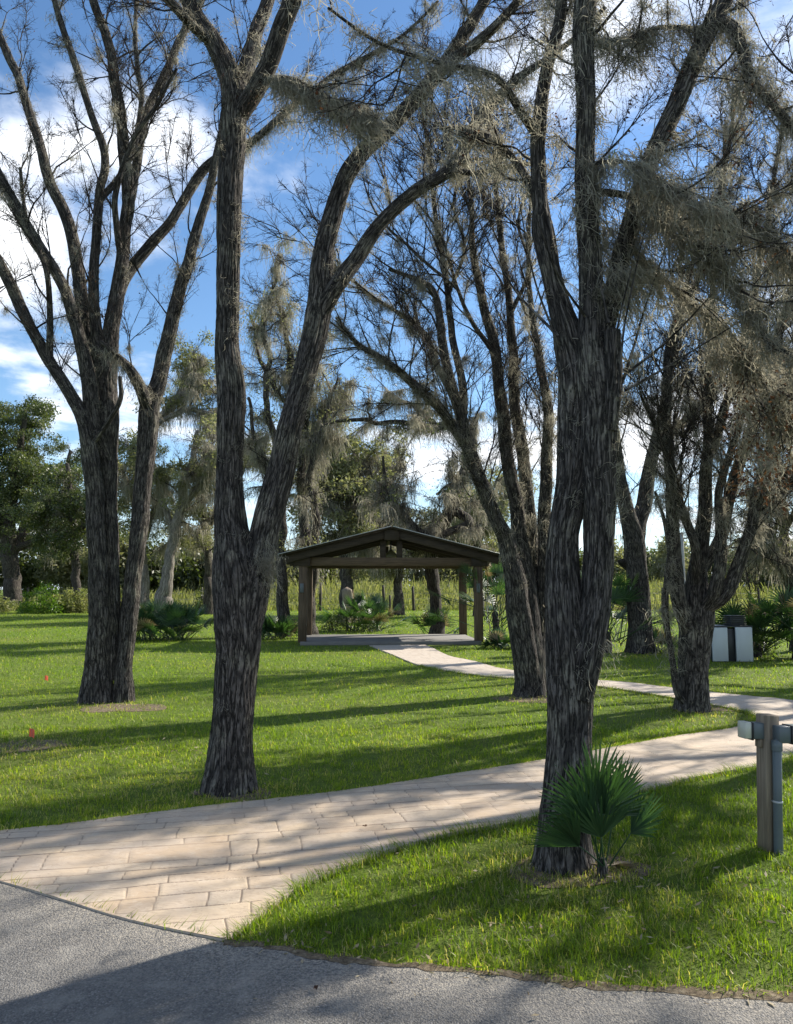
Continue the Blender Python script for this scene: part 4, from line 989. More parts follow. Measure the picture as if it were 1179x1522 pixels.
def smooth_or_linear(A, lin):
    C = catmull(A, nn)
    idx = np.concatenate([[0], np.cumsum(nn)])
    for s in lin:
        k0, k1 = idx[s], idx[s + 1]
        t = np.linspace(0, 1, k1 - k0, endpoint=False)[:, None]; C[k0:k1] = A[s] * (1 - t) + A[s + 1] * t
    return C
IN = smooth_or_linear(ipath, []); OUT = smooth_or_linear(opath, [5, 6])
PATH_POLY = np.vstack([IN[:, :2], OUT[::-1, :2]])
# stamped ashlar pattern, courses turned 13 degrees to the view
TH = 0.225; EX = np.array([math.cos(TH), math.sin(TH)]); EY = np.array([-math.sin(TH), math.cos(TH)])
rs = np.random.default_rng(5)
rows = [-30.0]
while rows[-1] < 60: rows.append(rows[-1] + rs.choice([0.12, 0.17, 0.23, 0.28], p=[.25, .3, .3, .15]))
rows = np.array(rows)
cols = []
for _ in rows:
    c = [-60 + rs.uniform(0, .5)]
    while c[-1] < 60: c.append(c[-1] + rs.choice([0.17, 0.25, 0.35, 0.46, .6]) * rs.uniform(.93, 1.07))
    cols.append(np.array(c))
mxc = max(len(c) for c in cols); CT = np.full((len(rows), mxc), 999.0)
for i, c in enumerate(cols): CT[i, :len(c)] = c
def ashlar(xy):
    u = xy @ EX; v = xy @ EY
    u = u + 0.012 * (vnoise(np.stack([u * 4, v * 4, u * 0], -1), 3) - .5) * 2; v = v + 0.012 * (vnoise(np.stack([u * 4, v * 4, u * 0 + 9], -1), 4) - .5) * 2
    r = np.searchsorted(rows, v) - 1
    dv = np.minimum(v - rows[r], rows[r + 1] - v)
    k = np.zeros(len(u), int)
    for rr in np.unique(r):
        s = r == rr; k[s] = np.searchsorted(cols[rr], u[s]) - 1
    du = np.minimum(u - CT[r, k], CT[r, k + 1] - u)
    st = _hash(r.astype(np.int64), k.astype(np.int64), r.astype(np.int64) * 0, 77)
    return np.minimum(du, dv), st
nT = 210
tt = np.linspace(0, 1, nT)[None, :, None]
V = IN[:, None, :] * (1 - tt) + OUT[:, None, :] * tt
shp = V.shape[:2]; V = V.reshape(-1, 3)
dj, st = ashlar(V[:, :2])
dist = np.linalg.norm(V[:, :2], axis=1)
jw = 0.0042 + 0.0005 * dist
jd = np.clip(dj / jw, 0, 3); jf = np.clip(1.15 - dist / 16, 0.15, 1) * (0.45 + 0.7 * vnoise(np.c_[V[:, :2] * 2.3, V[:, 2]], 31))
joint = np.clip(1.2 - jd, 0, 1)
edge = np.minimum(tt[..., 0] + 0 * V.reshape(*shp, 3)[..., 0], 1 - tt[..., 0]).ravel()
zz = 0.025 - 0.0035 * np.clip(joint * 1.6 - .3, 0, 1) + 0.003 * (fbm(np.c_[V[:, :2] * 9, V[:, 2]], 3, 8) - .5) + (st - .5) * 0.002
V[:, 2] = zz
ii = np.arange(shp[0] - 1)[:, None] * nT; jj = np.arange(nT - 1)[None, :]
Q = np.stack([ii + jj, ii + jj + 1, ii + jj + nT + 1, ii + jj + nT], -1).reshape(-1, 4)[:, ::-1]
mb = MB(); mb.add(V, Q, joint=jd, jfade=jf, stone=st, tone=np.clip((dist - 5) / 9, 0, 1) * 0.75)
for E, sgn in ((IN, 1), (OUT, -1)):                       # slab edge down into the soil
    n = len(E); top = E.copy(); top[:, 2] = 0.024; bot = E.copy(); bot[:, 2] = -0.05
    a = np.arange(n - 1); Qe = np.stack([a, a + 1, a + 1 + n, a + n], -1)
    mb.add(np.vstack([top, bot]), Qe if sgn > 0 else Qe[:, ::-1], joint=np.full(2 * n, 3.), jfade=np.full(2 * n, 0.), stone=np.full(2 * n, .5), tone=np.full(2 * n, .5))
tag(mb.build('path', M['path'], smooth=True), None, None, None, 'structure')

AE = np.array([G(x, y) for x, y in ((-700, 1150), (-330, 1240), (-230, 1266), (-110, 1289), (0, 1316), (90, 1343), (180, 1371), (262, 1391), (332, 1405), (400, 1413), (475, 1429), (589, 1441), (739, 1453), (889, 1472), (1039, 1482), (1179, 1488), (1400, 1505), (1900, 1530))])
AEd = catmull(AE, 40)
AEd[:, :2] += (fbm(np.c_[AEd[:, :2] * 14, AEd[:, 2]], 2, 3)[:, None] - .5) * 0.03 * (AEd[:, :1] > -0.9)
nA = len(AEd); rowsA = [0, .03, .08, .16, .3, .6, 1.2, 2.5, 6, 20]
V = np.vstack([np.c_[AEd[:, 0], AEd[:, 1] - d, np.full(nA, 0.017 if d > 0 else 0.015)] for d in rowsA])
i = np.arange(len(rowsA) - 1)[:, None] * nA; j = np.arange(nA - 1)[None, :]
Q = np.stack([i + j, i + nA + j, i + nA + j + 1, i + j + 1], -1).reshape(-1, 4)
mb = MB(); mb.add(V, Q, edge=np.repeat(np.exp(-np.array(rowsA) / 0.35), nA))
tag(mb.build('road', M['asphalt'], smooth=True), None, None, None, 'structure')

def inside(poly, xy):
    x, y = xy[:, 0], xy[:, 1]; r = np.zeros(len(xy), bool); n = len(poly)
    px, py = poly[:, 0], poly[:, 1]; j = n - 1
    for i in range(n):
        c = (py[i] > y) != (py[j] > y)
        if c.any():
            xi = (px[j] - px[i]) * (y - py[i]) / (py[j] - py[i] + 1e-12) + px[i]
            r ^= c & (x < xi)
        j = i
    return r
POLY_S = np.vstack([IN[::6, :2], OUT[::-6, :2]])
ROAD_POLY = np.vstack([AEd[::3, :2], [[40, -30], [-40, -30]]])
SLABQ = np.array([G(440, 962)[:2], G(722, 962)[:2], G(700, 948)[:2], G(447, 948)[:2]])

# ================================================================== GRASS
def grass():
    mb = MB()
    bands = [(2.3, 4.2, 8200, 1.15), (4.2, 6.0, 6200, 1.2), (6, 9, 2800, 1.5), (9, 14, 900, 1.8), (14, 24, 320, 2.8), (24, 42, 90, 4.5), (42, 62, 34, 7)]
    for (y0, y1, dn, ws) in bands:
        xm0, xm1 = 0.56 * y1 + 1.2, 0.56 * y1 + 1.2
        n = int((y1 - y0) * (xm0 + xm1) * dn)
        xy = np.c_[U(-xm0, xm1, n), U(y0, y1, n)]
        xy = xy[np.abs(xy[:, 0]) < 0.56 * xy[:, 1] + 1.2]
        keep = ~inside(POLY_S, xy) & ~inside(ROAD_POLY, xy) & ~inside(SLABQ, xy)
        xy = xy[keep]
        big = fbm(np.c_[xy * 0.45, xy[:, :1] * 0], 3, 21); fine = vnoise(np.c_[xy * 4.5, xy[:, :1] * 0], 22); clump = vnoise(np.c_[xy * 11, xy[:, :1] * 0], 23)
        keep = rng.uniform(0, 1, len(xy)) < np.clip(0.35 + clump * 0.9 + (fine - .5) * .7, 0.06, 1)
        xy, big, fine, clump = xy[keep], big[keep], fine[keep], clump[keep]
        n = len(xy)
        dry = np.clip((big - 0.5) * 2.2, 0, 1)
        for fx, fy, fr in ((30, 1165, .9), (120, 1120, .6), (230, 1160, .5), (1020, 1330, .35), (960, 1290, .3), (640, 1360, .25), (180, 1090, .6)):
            f_ = G(fx, fy); dry = np.clip(dry + .55 * np.exp(-((xy[:, 0] - f_[0]) / fr) ** 2 - ((xy[:, 1] - f_[1]) / (fr * .6)) ** 2) * (.4 + fine), 0, 1)
        # worn, thatchy strip along the asphalt
        dr = xy[:, 1] - np.interp(xy[:, 0], AEd[:, 0], AEd[:, 1])
        rim = np.exp(-np.clip(dr, 0, None) / 0.09) * np.clip(.3 + 1.4 * vnoise(np.c_[xy[:, :1] * 3, xy[:, :1] * 0, xy[:, :1] * 0], 61), 0, 1)
        keep = rng.uniform(0, 1, n) > rim * 0.55
        xy, big, fine, clump, dry, rim = [a[keep] for a in (xy, big, fine, clump, dry, rim)]; n = len(xy)
        h = U(0.022, 0.060, n) * (0.45 + 1.05 * clump) * (1 - dry * 0.3) * (1 if ws < 2.5 else 1.0 + 0.10 * ws)
        tall = rng.uniform(0, 1, n) < 0.02; h[tall] *= 1.5
        w = U(0.0022, 0.0046, n) * ws
        az = U(0, 2 * PI, n); lean = np.abs(rng.normal(0.25, 0.75, n)); lean2 = lean + U(0.2, 0.9, n)
        D = np.c_[np.cos(az), np.sin(az), np.zeros(n)]; S = np.c_[-np.sin(az), np.cos(az), np.zeros(n)]
        b = np.c_[xy, np.zeros(n)]; UP = np.array([0, 0, 1.0])
        m1 = b + (D * np.sin(lean)[:, None] + UP * np.cos(lean)[:, None]) * (h * .55)[:, None]
        tp = m1 + (D * np.sin(lean2)[:, None] + UP * np.cos(lean2)[:, None]) * (h * .6)[:, None]
        tp[:, 2] = np.maximum(tp[:, 2], 0.008)
        hw = (w / 2)[:, None]
        V = np.stack([b - S * hw, b + S * hw, m1 + S * hw * .85, m1 - S * hw * .85, tp], 1).reshape(-1, 3)
        k = np.arange(n)[:, None] * 5
        rnd = np.clip(rng.beta(2.0, 2.5, n) * 0.70 + dry * 0.30 + (fine - .5) * .30, 0, 0.86)
        feet = np.zeros(n)
        for fx, fy in ((345, 1176), (160, 1046), (788, 1038), (1030, 1060), (850, 1296), (950, 972), (40, 1110)):
            f_ = G(fx, fy); feet = np.maximum(feet, np.exp(-np.hypot(xy[:, 0] - f_[0], xy[:, 1] - f_[1]) ** 2 / .35))
        dead = rng.uniform(0, 1, n) < (0.035 + 0.2 * dry + 0.4 * rim + 0.45 * feet)
        rnd[dead] = U(0.88, 1.0, dead.sum())
        mb.add(V, np.hstack([k, k + 1, k + 2, k + 3]), np.hstack([k + 3, k + 2, k + 4]), rnd=np.repeat(rnd, 5))
    # longer blades leaning over the path and road edges
    for E, sgn in ((IN, 1), (OUT, -1), (AEd[AEd[:, 0] > -0.74], 2)):
        road = sgn == 2; sgn = 1 if road else sgn
        seg = np.linalg.norm(E[1:] - E[:-1], axis=1); cum = np.cumsum(seg); n = int(cum[-1] * 420)
        idx = np.searchsorted(cum, U(0, cum[-1], n)); p = E[np.clip(idx, 0, len(E) - 2)]; tg = E[np.clip(idx + 1, 0, len(E) - 1)] - p
        tg /= np.linalg.norm(tg, axis=1, keepdims=True) + 1e-9; nr = np.c_[-tg[:, 1], tg[:, 0], tg[:, 2]] * sgn
        q = p + nr * (U(-0.005, 0.07, n) if road else U(-0.012, 0.05, n))[:, None]; q = q + rng.normal(0, .006, (n, 3)); q[:, 2] = 0
        ok = (~inside(ROAD_POLY, q[:, :2]) | road) & (q[:, 1] < 16) & (vnoise(np.c_[q[:, :2] * 6, q[:, 2]], 83) > (.38 if road else .0))
        q, nr = q[ok], nr[ok]; n = len(q)
        h = U(0.04, 0.09, n) * (0.5 + vnoise(q * 5 + .3, 9)); az = U(0, 2 * PI, n); D = np.c_[np.cos(az), np.sin(az), np.zeros(n)] * .45 - nr * U(0, 1.3, n)[:, None]
        S = np.c_[-np.sin(az), np.cos(az), np.zeros(n)]; w = U(.0025, .005, n)
        m1 = q + (D * .5 + [0, 0, .9]) * (h * .5)[:, None]; tp = m1 + (D * 1.2 + [0, 0, .5]) * (h * .6)[:, None]; hw = (w / 2)[:, None]
        V = np.stack([q - S * hw, q + S * hw, m1 + S * hw * .85, m1 - S * hw * .85, tp], 1).reshape(-1, 3); k = np.arange(n)[:, None] * 5
        r_ = rng.beta(2, 3, n) * .8; dd = rng.uniform(0, 1, n) < .15; r_[dd] = U(.88, 1, dd.sum())
        mb.add(V, np.hstack([k, k + 1, k + 2, k + 3]), np.hstack([k + 3, k + 2, k + 4]), rnd=np.repeat(r_, 5))
    o = mb.build('grass', M['grass']); tag(o, 'short green lawn grass with dry tan patches on both sides of the path', 'grass', None, 'stuff')
    print('grass verts', mb.n)
grass()

# bare soil round tree feet and along the road edge, small clods of leaf litter
mb = MB()
for (px, py, ra, rb) in ((850, 1292, .42, .26), (885, 1290, .3, .2), (350, 1180, .3, .2), (185, 1052, .55, .4), (1060, 1052, .5, .35), (790, 1040, .5, .35), (42, 1108, .42, .3)):
    c = G(px, py); a = np.linspace(0, 2 * PI, 40, endpoint=False); q = 0.75 + 0.5 * vnoise(np.c_[np.cos(a) * 2 + px, np.sin(a) * 2, a * 0], 5)
    V = np.vstack([[c[0], c[1], .012], np.c_[c[0] + np.cos(a) * ra * q, c[1] + np.sin(a) * rb * q, np.full(40, .004)]])
    k = np.arange(40); mb.add(V, None, np.c_[np.zeros(40, int), 1 + k, 1 + (k + 1) % 40])
n = nA; i0 = np.arange(n - 1)
r1 = vnoise(np.c_[AEd[:, :1] * 9, AEd[:, :1] * 0, AEd[:, :1] * 0], 71); r2 = vnoise(np.c_[AEd[:, :1] * 23, AEd[:, :1] * 0, AEd[:, :1] * 0], 72)
V = np.vstack([np.c_[AEd[:, 0], AEd[:, 1] - .012 - .05 * r1 * r2, np.full(n, .0185)], np.c_[AEd[:, 0], AEd[:, 1] + .02 - .02 * r2, np.full(n, .0215)], np.c_[AEd[:, 0], AEd[:, 1] + .03 + .07 * r1, np.full(n, .003)]])
sel = (AEd[:-1, 0] > -0.78)
Q = np.vstack([np.stack([i0, i0 + 1, i0 + 1 + n, i0 + n], -1)[sel], np.stack([i0 + n, i0 + 1 + n, i0 + 1 + 2 * n, i0 + 2 * n], -1)[sel]])
mb.add(V, Q)
tag(mb.build('soil', M['soil'], smooth=True), 'bare brown soil at tree feet and along the asphalt edge', 'soil', None, 'stuff')
mb = MB()
sp = []
for _ in range(900):
    if U(0, 1) < .35:
        k_ = rng.integers(nA); 
        if AEd[k_, 0] < -0.75: continue
        sp.append([AEd[k_, 0], AEd[k_, 1] + rng.normal(0.02, .06), .02])
    else:
        c = [(850, 1300), (1030, 1300), (980, 1400), (640, 1400), (60, 1110), (345, 1172), (160, 1046), (788, 1038), (1030, 1060), (250, 1120), (560, 1060)][rng.integers(11)]; c = G(*c); sp.append([c[0] + rng.normal(0, .45), c[1] + rng.normal(0, .3), .035])
sp = np.array(sp); V, Q, r = leaf_quads(sp, U(.02, .06, len(sp)), 0.1, .3); V[:, 2] = np.maximum(V[:, 2], .012) * .6 + .008; mb.add(V, Q, rnd=r)
tag(mb.build('litter', M['deadpalm']), 'scraps of dry grass and leaf litter at the asphalt edge', 'litter', None, 'stuff')
for (px, py) in ((541, 1238), (466, 1481)):
    c = G(px, py); mb = MB(); V, Q, r = leaf_quads(np.array([[0, 0, 0.012], [0.005, 0.004, .014]]), np.array([.045, .04]), 0, .8); V[:, 2] = .012 + np.abs(V[:, 2]) * .35
    V[:, 2] += 0.026 if py < 1300 else 0.017
    mb.add(V + [c[0], c[1], 0], Q, rnd=r); o = mb.build('fallen_leaf', M['deadleaf'], None, False, (c[0], c[1], 0))
    tag(o, 'curled brown fallen leaf on the stone path' if py < 1300 else 'small dark fallen leaf on the asphalt road', 'leaf')

# ================================================================== PAVILION
def pavilion():
    fl, fr = G(450, 958), G(713, 958)
    c = (fl + fr) / 2; W = (fr - fl)[0]; Dp = 3.1
    root = empty('pavilion', (c[0], c[1], 0), 'open brown timber pavilion with gabled roof on a concrete slab at the path end', 'pavilion')
    root.rotation_euler = (0, 0, 0.06)
    H = 2.33; s = 0.235
    def part(name, boxes, m, parent=root):
        mb = MB()
        for b in boxes: mb.box(*b)
        o = mb.build(name, M[m]); o.parent = parent; return o
    sl = part('slab', [((0, Dp / 2 - .02, 0.03), (W + .10, Dp + .36, .14))], 'concrete')
    for x in (-W / 2, W / 2):
        for y in (0, Dp):
            p = part('post', [((x, y, H / 2 + .02), (s, s, H - .10))], 'stain')
            if y == 0: o = part('junction_box', [((x - .02, -s / 2 - .028, 1.62), (.10, .05, .26))], 'boxgrey', p)
    ov = .62; rise = 0.80; hw = W / 2 + ov
    a = math.atan2(rise, hw); Ls = math.hypot(rise, hw)
    apex = H + .21 + rise
    for y, nm in ((0, 0), (Dp, 1)):
        part('tie_beam', [((0, y, H + .05), (W + .3, .20, .24))], 'stain_x')
        for x in (-.24, .24) if y == 0 else (-.02,):
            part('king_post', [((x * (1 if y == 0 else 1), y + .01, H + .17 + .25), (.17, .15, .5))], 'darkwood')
    def slope(sx, off, thick, y0, y1, ext=0.0, cut=0.0):
        """box lying along one roof slope; off = distance above the rafter line"""
        R = np.array([[math.cos(a) * sx, 0, math.sin(a) * 1.0 * 1], [0, 1, 0], [-math.sin(a), 0, math.cos(a) * 1]])
        ux = np.array([math.cos(a) * sx, 0, -math.sin(a)]); uz = np.array([math.sin(a) * sx, 0, math.cos(a)])
        R = np.stack([ux, np.cross(uz, ux), uz], 1)
        cc = np.array([0, (y0 + y1) / 2, apex]) + ux * ((Ls + ext + cut) / 2) + uz * off
        return (cc, (Ls + ext - cut, y1 - y0, thick), R)
    for y in (-.22, 1.0, 2.1, Dp + .12):
        for sx in (-1, 1):
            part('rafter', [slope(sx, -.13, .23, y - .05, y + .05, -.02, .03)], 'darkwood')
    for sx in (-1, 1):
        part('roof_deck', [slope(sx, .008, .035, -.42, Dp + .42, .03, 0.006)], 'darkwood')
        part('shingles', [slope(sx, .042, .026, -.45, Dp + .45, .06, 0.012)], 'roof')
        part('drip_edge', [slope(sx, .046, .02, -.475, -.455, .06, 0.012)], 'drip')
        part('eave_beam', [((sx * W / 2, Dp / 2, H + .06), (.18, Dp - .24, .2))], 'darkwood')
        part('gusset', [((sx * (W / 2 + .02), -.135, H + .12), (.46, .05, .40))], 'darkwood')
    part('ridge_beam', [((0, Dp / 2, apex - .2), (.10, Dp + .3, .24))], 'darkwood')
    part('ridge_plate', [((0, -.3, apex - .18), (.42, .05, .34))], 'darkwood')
    lamp = part('pendant_lamp', [((.02, .55, apex - .42), (.05, .05, .34))], 'darkmetal')
    mb = MB(); zz = np.linspace(0, .26, 7); V, Q, T, b = tube(np.c_[np.full(7, .02), np.full(7, .55), apex - .84 + zz], np.array([.17, .19, .19, .16, .12, .07, .04]), 16); mb.add(V, Q, T)
    o = mb.build('lamp_shade', M['lampglass'], None, True); o.parent = lamp
pavilion()

# ================================================================== PALMETTOS
def frond(mb, base, d, stalk, blade, nleaf=20, fan=2.5, w=0.03, droop=0.25, mbs=None, val=0.0, fold=0.35, face=None):
    """a fan leaf on a stalk: base point, direction, stalk length, blade radius"""
    d = norm(np.asarray(d, float)); st = bent_path(base, d, stalk, 4, 0.03, -0.03)
    V, Q, T, b = tube(st, np.linspace(w * .34, w * .22, 5), 5); (mbs or mb).add(V, Q, T, rnd=np.full(len(V), .35 + val))
    hub = st[-1]; dd = norm(st[-1] - st[-2])
    side = np.cross(dd, [0, 0, 1.0]); side = norm(side + rng.normal(0, .25, 3))
    if face is not None: side = np.asarray(face, float)
    side = norm(side - dd * side.dot(dd)); nrm = np.cross(side, dd)
    for i in range(nleaf):
        t = (i + .5) / nleaf - .5; an = t * fan + rng.normal(0, .02)
        r = blade * (1 - .5 * abs(t) ** 1.5 * 1.2) * U(.92, 1.08)
        u = dd * math.cos(an) + side * math.sin(an) + nrm * (.12 * math.cos(an * 2))
        u = norm(u); v = norm(np.cross(nrm, u))
        pts = np.array([hub, hub + u * r * .45, hub + u * r * .8, hub + u * r]); pts[2:, 2] -= np.array([.25, .75]) * droop * r * .4 * (1 if nrm[2] > -2 else 1)
        ww = w * np.array([.35, 1.0, .7, .06]) * .5
        up = nrm * w * fold
        L = pts - v * ww[:, None]; R = pts + v * ww[:, None]; Cn = pts - up * np.array([.3, .8, .5, 0])[:, None]
        V = np.stack([L, Cn, R], 1).reshape(-1, 3); k = np.arange(3)[:, None] * 3
        Q = np.vstack([np.hstack([k, k + 1, k + 4, k + 3]), np.hstack([k + 1, k + 2, k + 5, k + 4])])
        mb.add(V, Q, rnd=np.full(len(V), np.clip(rng.beta(2, 2.5) * .85 + val, 0, 1)))

def near_palmetto():
    c = G(896, 1304); root = empty('palmetto', (c[0], c[1], 0), 'young fan palmetto with wide spread leaves at the nearest trunk foot', 'palmetto')
    Y = c[1]
    fans = [((-.14, -.14, 1), .31, .33, 32, 3.5, (1, .1, .05)), ((.04, -.2, 1), .30, .32, 28, 3.0, (1, -.3, -.2)), ((-.34, -.25, 1), .25, .32, 24, 2.6, (1, .3, .35)), ((.22, .05, 1), .33, .30, 24, 2.3, (.8, .5, -.4)),
            ((.40, -.3, .8), .24, .28, 18, 1.7, (.2, .5, 1)), ((-.6, -.35, .7), .22, .32, 18, 1.6, (.3, -.5, .8)), ((.0, .2, 1), .38, .30, 24, 2.8, (1, 0, .1)), ((-.15, -.3, .8), .20, .28, 16, 2.2, (.9, .1, .3))]
    for (d, sl, bl, n, fan, face) in fans:
        mb = MB(); b = np.array([c[0] + rng.normal(0, .02), c[1] + rng.normal(0, .02), 0.06])
        frond(mb, b, d, sl, bl * 1.04, int(n * 1.1), fan, 0.0165, 0.10, face=face)
        mb.build('frond', M['palm'], root)
    for _ in range(3):
        mb = MB(); az = U(0.3, 2.6); frond(mb, np.array([c[0], c[1], .06]), (math.cos(az), math.sin(az), -.12), .12, .16, 9, 1.4, .02, .3); mb.build('dead_frond', M['deadpalm'], root)
    mb = MB(); V, Q, T, b = tube(np.array([[c[0], c[1], -.03], [c[0], c[1], .05], [c[0], c[1], .10]]), np.array([.032, .032, .02]), 12); mb.add(V, Q, T, bark=b); mb.build('stem', M['bark'], root, True)
near_palmetto()

def palmetto_clump(px, py, wpx, hpx, n, label, Y=None, dead=0.1, stem=0.0):
    c = G(px, py); Y = Y or c[1]; s = Y / F
    mb = MB(); md = MB()
    for i in range(int(n * 1.7)):
        x = c[0] + U(-.5, .5) * wpx * s * .75; y = Y + U(-.35, .35) * wpx * s * .7
        b = np.array([x, y, stem * U(.3, 1)]); az = U(0, 2 * PI); el = U(.35, 1.45)
        d = (math.cos(az) * math.cos(el) + (x - c[0]) / (wpx * s) * .8, math.sin(az) * math.cos(el), math.sin(el))
        hh = hpx * s
        frond(md if rng.uniform() < dead else mb, b, d, max(hh - .45, hh * .35) * U(.5, 1.0), min(hh * .5, .55) * U(.75, 1.1), 16, 2.9, 0.036, .35, None, 0, .3)
    root = empty('palmetto_clump', (c[0], Y, 0), label, 'palmetto', None)
    mb.build('fronds', M['palm'], root)
    if md.n: md.build('dry_fronds', M['deadpalm'], root)
    if stem:
        m2 = MB(); V, Q, T, b_ = tube(np.array([[c[0], Y, -.05], [c[0] + .03, Y, stem * .5], [c[0], Y, stem]]), np.array([.13, .10, .09]), 10); m2.add(V, Q, T, bark=b_); m2.build('stem', M['bark'], root, True)
    return root
palmetto_clump(240, 951, 100, 66, 60, 'wide bushy palmetto clump on the lawn behind the three-stemmed tree')
palmetto_clump(402, 950, 50, 46, 20, 'dark palmetto clump at the foot of the slim tree left of the pavilion')
palmetto_clump(646, 944.5, 40, 50, 12, 'palmetto round the dark oak trunk seen through the pavilion')
palmetto_clump(746, 962, 40, 110, 20, 'tall dark palmetto between the pavilion and the leaning tree', 22.5, .1, .9)
palmetto_clump(765, 968, 60, 40, 16, 'low dark palmetto under the tall one right of the pavilion', 20.6)
palmetto_clump(908, 972, 56, 120, 26, 'tall palmetto left of the stout dark tree', 19.3, .12, .5)
palmetto_clump(975, 968, 36, 50, 10, 'small palmetto at the right foot of the stout dark tree', 19.6)
palmetto_clump(1118, 975, 74, 90, 30, 'broad palmetto clump rising behind the pale cabinet', 18.2, .1, .3)
palmetto_clump(1172, 978, 44, 96, 20, 'slender-stemmed palmetto at the right edge, right of the pale cabinet', 17.5, .2, .55)
# stump with a weedy mound
def stump():
    c = G(517, 925); Y = c[1]; root = empty('tree_stump', (c[0], Y, 0), 'broken brown tree stump on the far lawn, seen through the pavilion', 'stump')
    mb = MB(); z = np.linspace(-.1, 1.55, 14); V, Q, T, b = tube(np.c_[c[0] + .04 * np.sin(z * 3), np.full(14, Y), z], .30 - .06 * z / 1.5 + .05 * np.exp(-z * 4), 18, lambda A, L, R: .05 * np.sin(A * 3 + L * 2) * R / .3 + (fbm(np.stack([np.cos(A) * 2, np.sin(A) * 2, L * 2], -1), 2, 4) - .5) * .12); mb.add(V, Q, T, bark=b)
    mb.build('trunk', M['postwood'], root, True)
    mb = MB(); V, Q, T, b = tube(np.array([[c[0] + .2, Y - .1, .6], [c[0] + .45, Y - .3, .75], [c[0] + .7, Y - .3, .62]]), np.array([.05, .06, .02]), 6); mb.add(V, Q, T, bark=b); mb.build('broken_limb', M['bark_pale'], root, True)
stump()
palmetto_clump(545, 938, 60, 66, 34, 'bushy palmetto mound beside the broken stump', 29.0, .12)
def bush(name, px0, px1, py, hpx, Y, n, m, label, T=None, scale=1.0, cat='shrub', squash=1.0):
    a, b = P(px0, py, Y), P(px1, py, Y); H = hpx * Y / F; mb = MB(); T = T or LEAF_BUSH
    for _ in range(n):
        t = U(0, 1); hh = H * (0.55 + .45 * vnoise(np.array([[t * 5 + px0, 0.3, 0.7]]), 6)[0]) * min(1, 4 * t + .3, 4 * (1 - t) + .3)
        place(mb, T[rng.integers(len(T))], np.array([a[0] + (b[0] - a[0]) * t, Y + rng.normal(0, H * .3), U(0.04, 1) * hh]), rotz(U(0, 6)), U(.6, 1.2) * scale, 'rnd', U(0, .45))
    c = (a + b) / 2; root = empty(name, (c[0], Y, 0), label, cat)
    mb.build('foliage', M[m], root)
    for _ in range(5):
        ms = MB()
        x = U(min(a[0], b[0]), max(a[0], b[0])); q = bent_path((x, Y, -.05), (U(-.3, .3), 0, 1), H * .7, 5, .12, .1); V, Q, Tt, bb = tube(q, np.linspace(.03, .01, 6), 5); ms.add(V, Q, Tt, bark=bb)
        ms.build('stem', M['twig'], root)
    return root
bush('weedy_mound', 482, 562, 938, 40, 29.3, 80, 'oakleaf', 'low dark leafy mound round the broken stump', LEAF_SMALL, 1.3)
bush('shrub', 30, 92, 908, 46, 50, 60, 'brightleaf', 'leafy green shrub right of the dark oak trunk at the far lawn edge')
bush('shrub', 82, 132, 908, 42, 51, 55, 'weeds', 'pale olive shrub behind the three-stemmed tree, left of its trunk')
bush('shrub', -60, 12, 908, 40, 52, 55, 'weeds', 'straw-green shrub left of the dark oak trunk')
bush('shrub', 290, 335, 908, 44, 50, 46, 'oakleaf', 'dark green bush left of the two-stemmed trunk at the far lawn edge')
bush('shrub', 168, 205, 908, 50, 52, 40, 'weeds', 'yellowish shrub between the stems of the three-stemmed tree')
bush('shrub', 1040, 1120, 968, 56, 21, 70, 'oakleaf', 'dark bush behind the pale cabinet', LEAF_SMALL, 1.2)
bush('shrub', 1122, 1140, 975, 44, 18.6, 26, 'oakleaf', 'small dark bush at the right side of the pale cabinet', LEAF_SMALL, 1.0)

# tall weeds at the far side of the field
def weeds():
    mb = MB()
    for (x0, x1, Y0, Y1, h0, h1, n) in ((-45, 45, 56, 66, 0.9, 2.3, 26000), (-20, 30, 66, 78, 1.6, 2.8, 9000)):
        xy = np.c_[U(x0, x1, n), U(Y0, Y1, n)]
        b = np.c_[xy, np.zeros(n)]; hs = fbm(np.c_[xy * .35, xy[:, :1] * 0], 3, 41); edge = np.clip(.28 + (xy[:, 1] - 56) / 14.0, .28, 1)
        L = (h0 + (h1 - h0) * np.clip((hs - .25) * 2, 0, 1)) * edge * U(.7, 1.1, n)
        V, Q, r = ribbon_strands(b, np.c_[rng.normal(0, .22, n), rng.normal(0, .22, n), np.ones(n)], L, U(.05, .12, n), 4, .12, 0.05)
        mb.add(V, Q, rnd=np.clip(r * .75 + np.repeat(hs - .4, 10) * .5, 0, 1))
        m = n // 3; tips = b[:m] + np.c_[rng.normal(0, .2, m), rng.normal(0, .2, m), L[:m] * U(.4, 1, m)]
        V, Q, r = leaf_quads(tips, U(.12, .3, m), .1, .5); mb.add(V, Q, rnd=r * .8)
    tag(mb.build('tall_weeds', M['weeds']), 'tall straw-green weeds along the far edge of the lawn', 'weeds', None, 'stuff')
weeds()
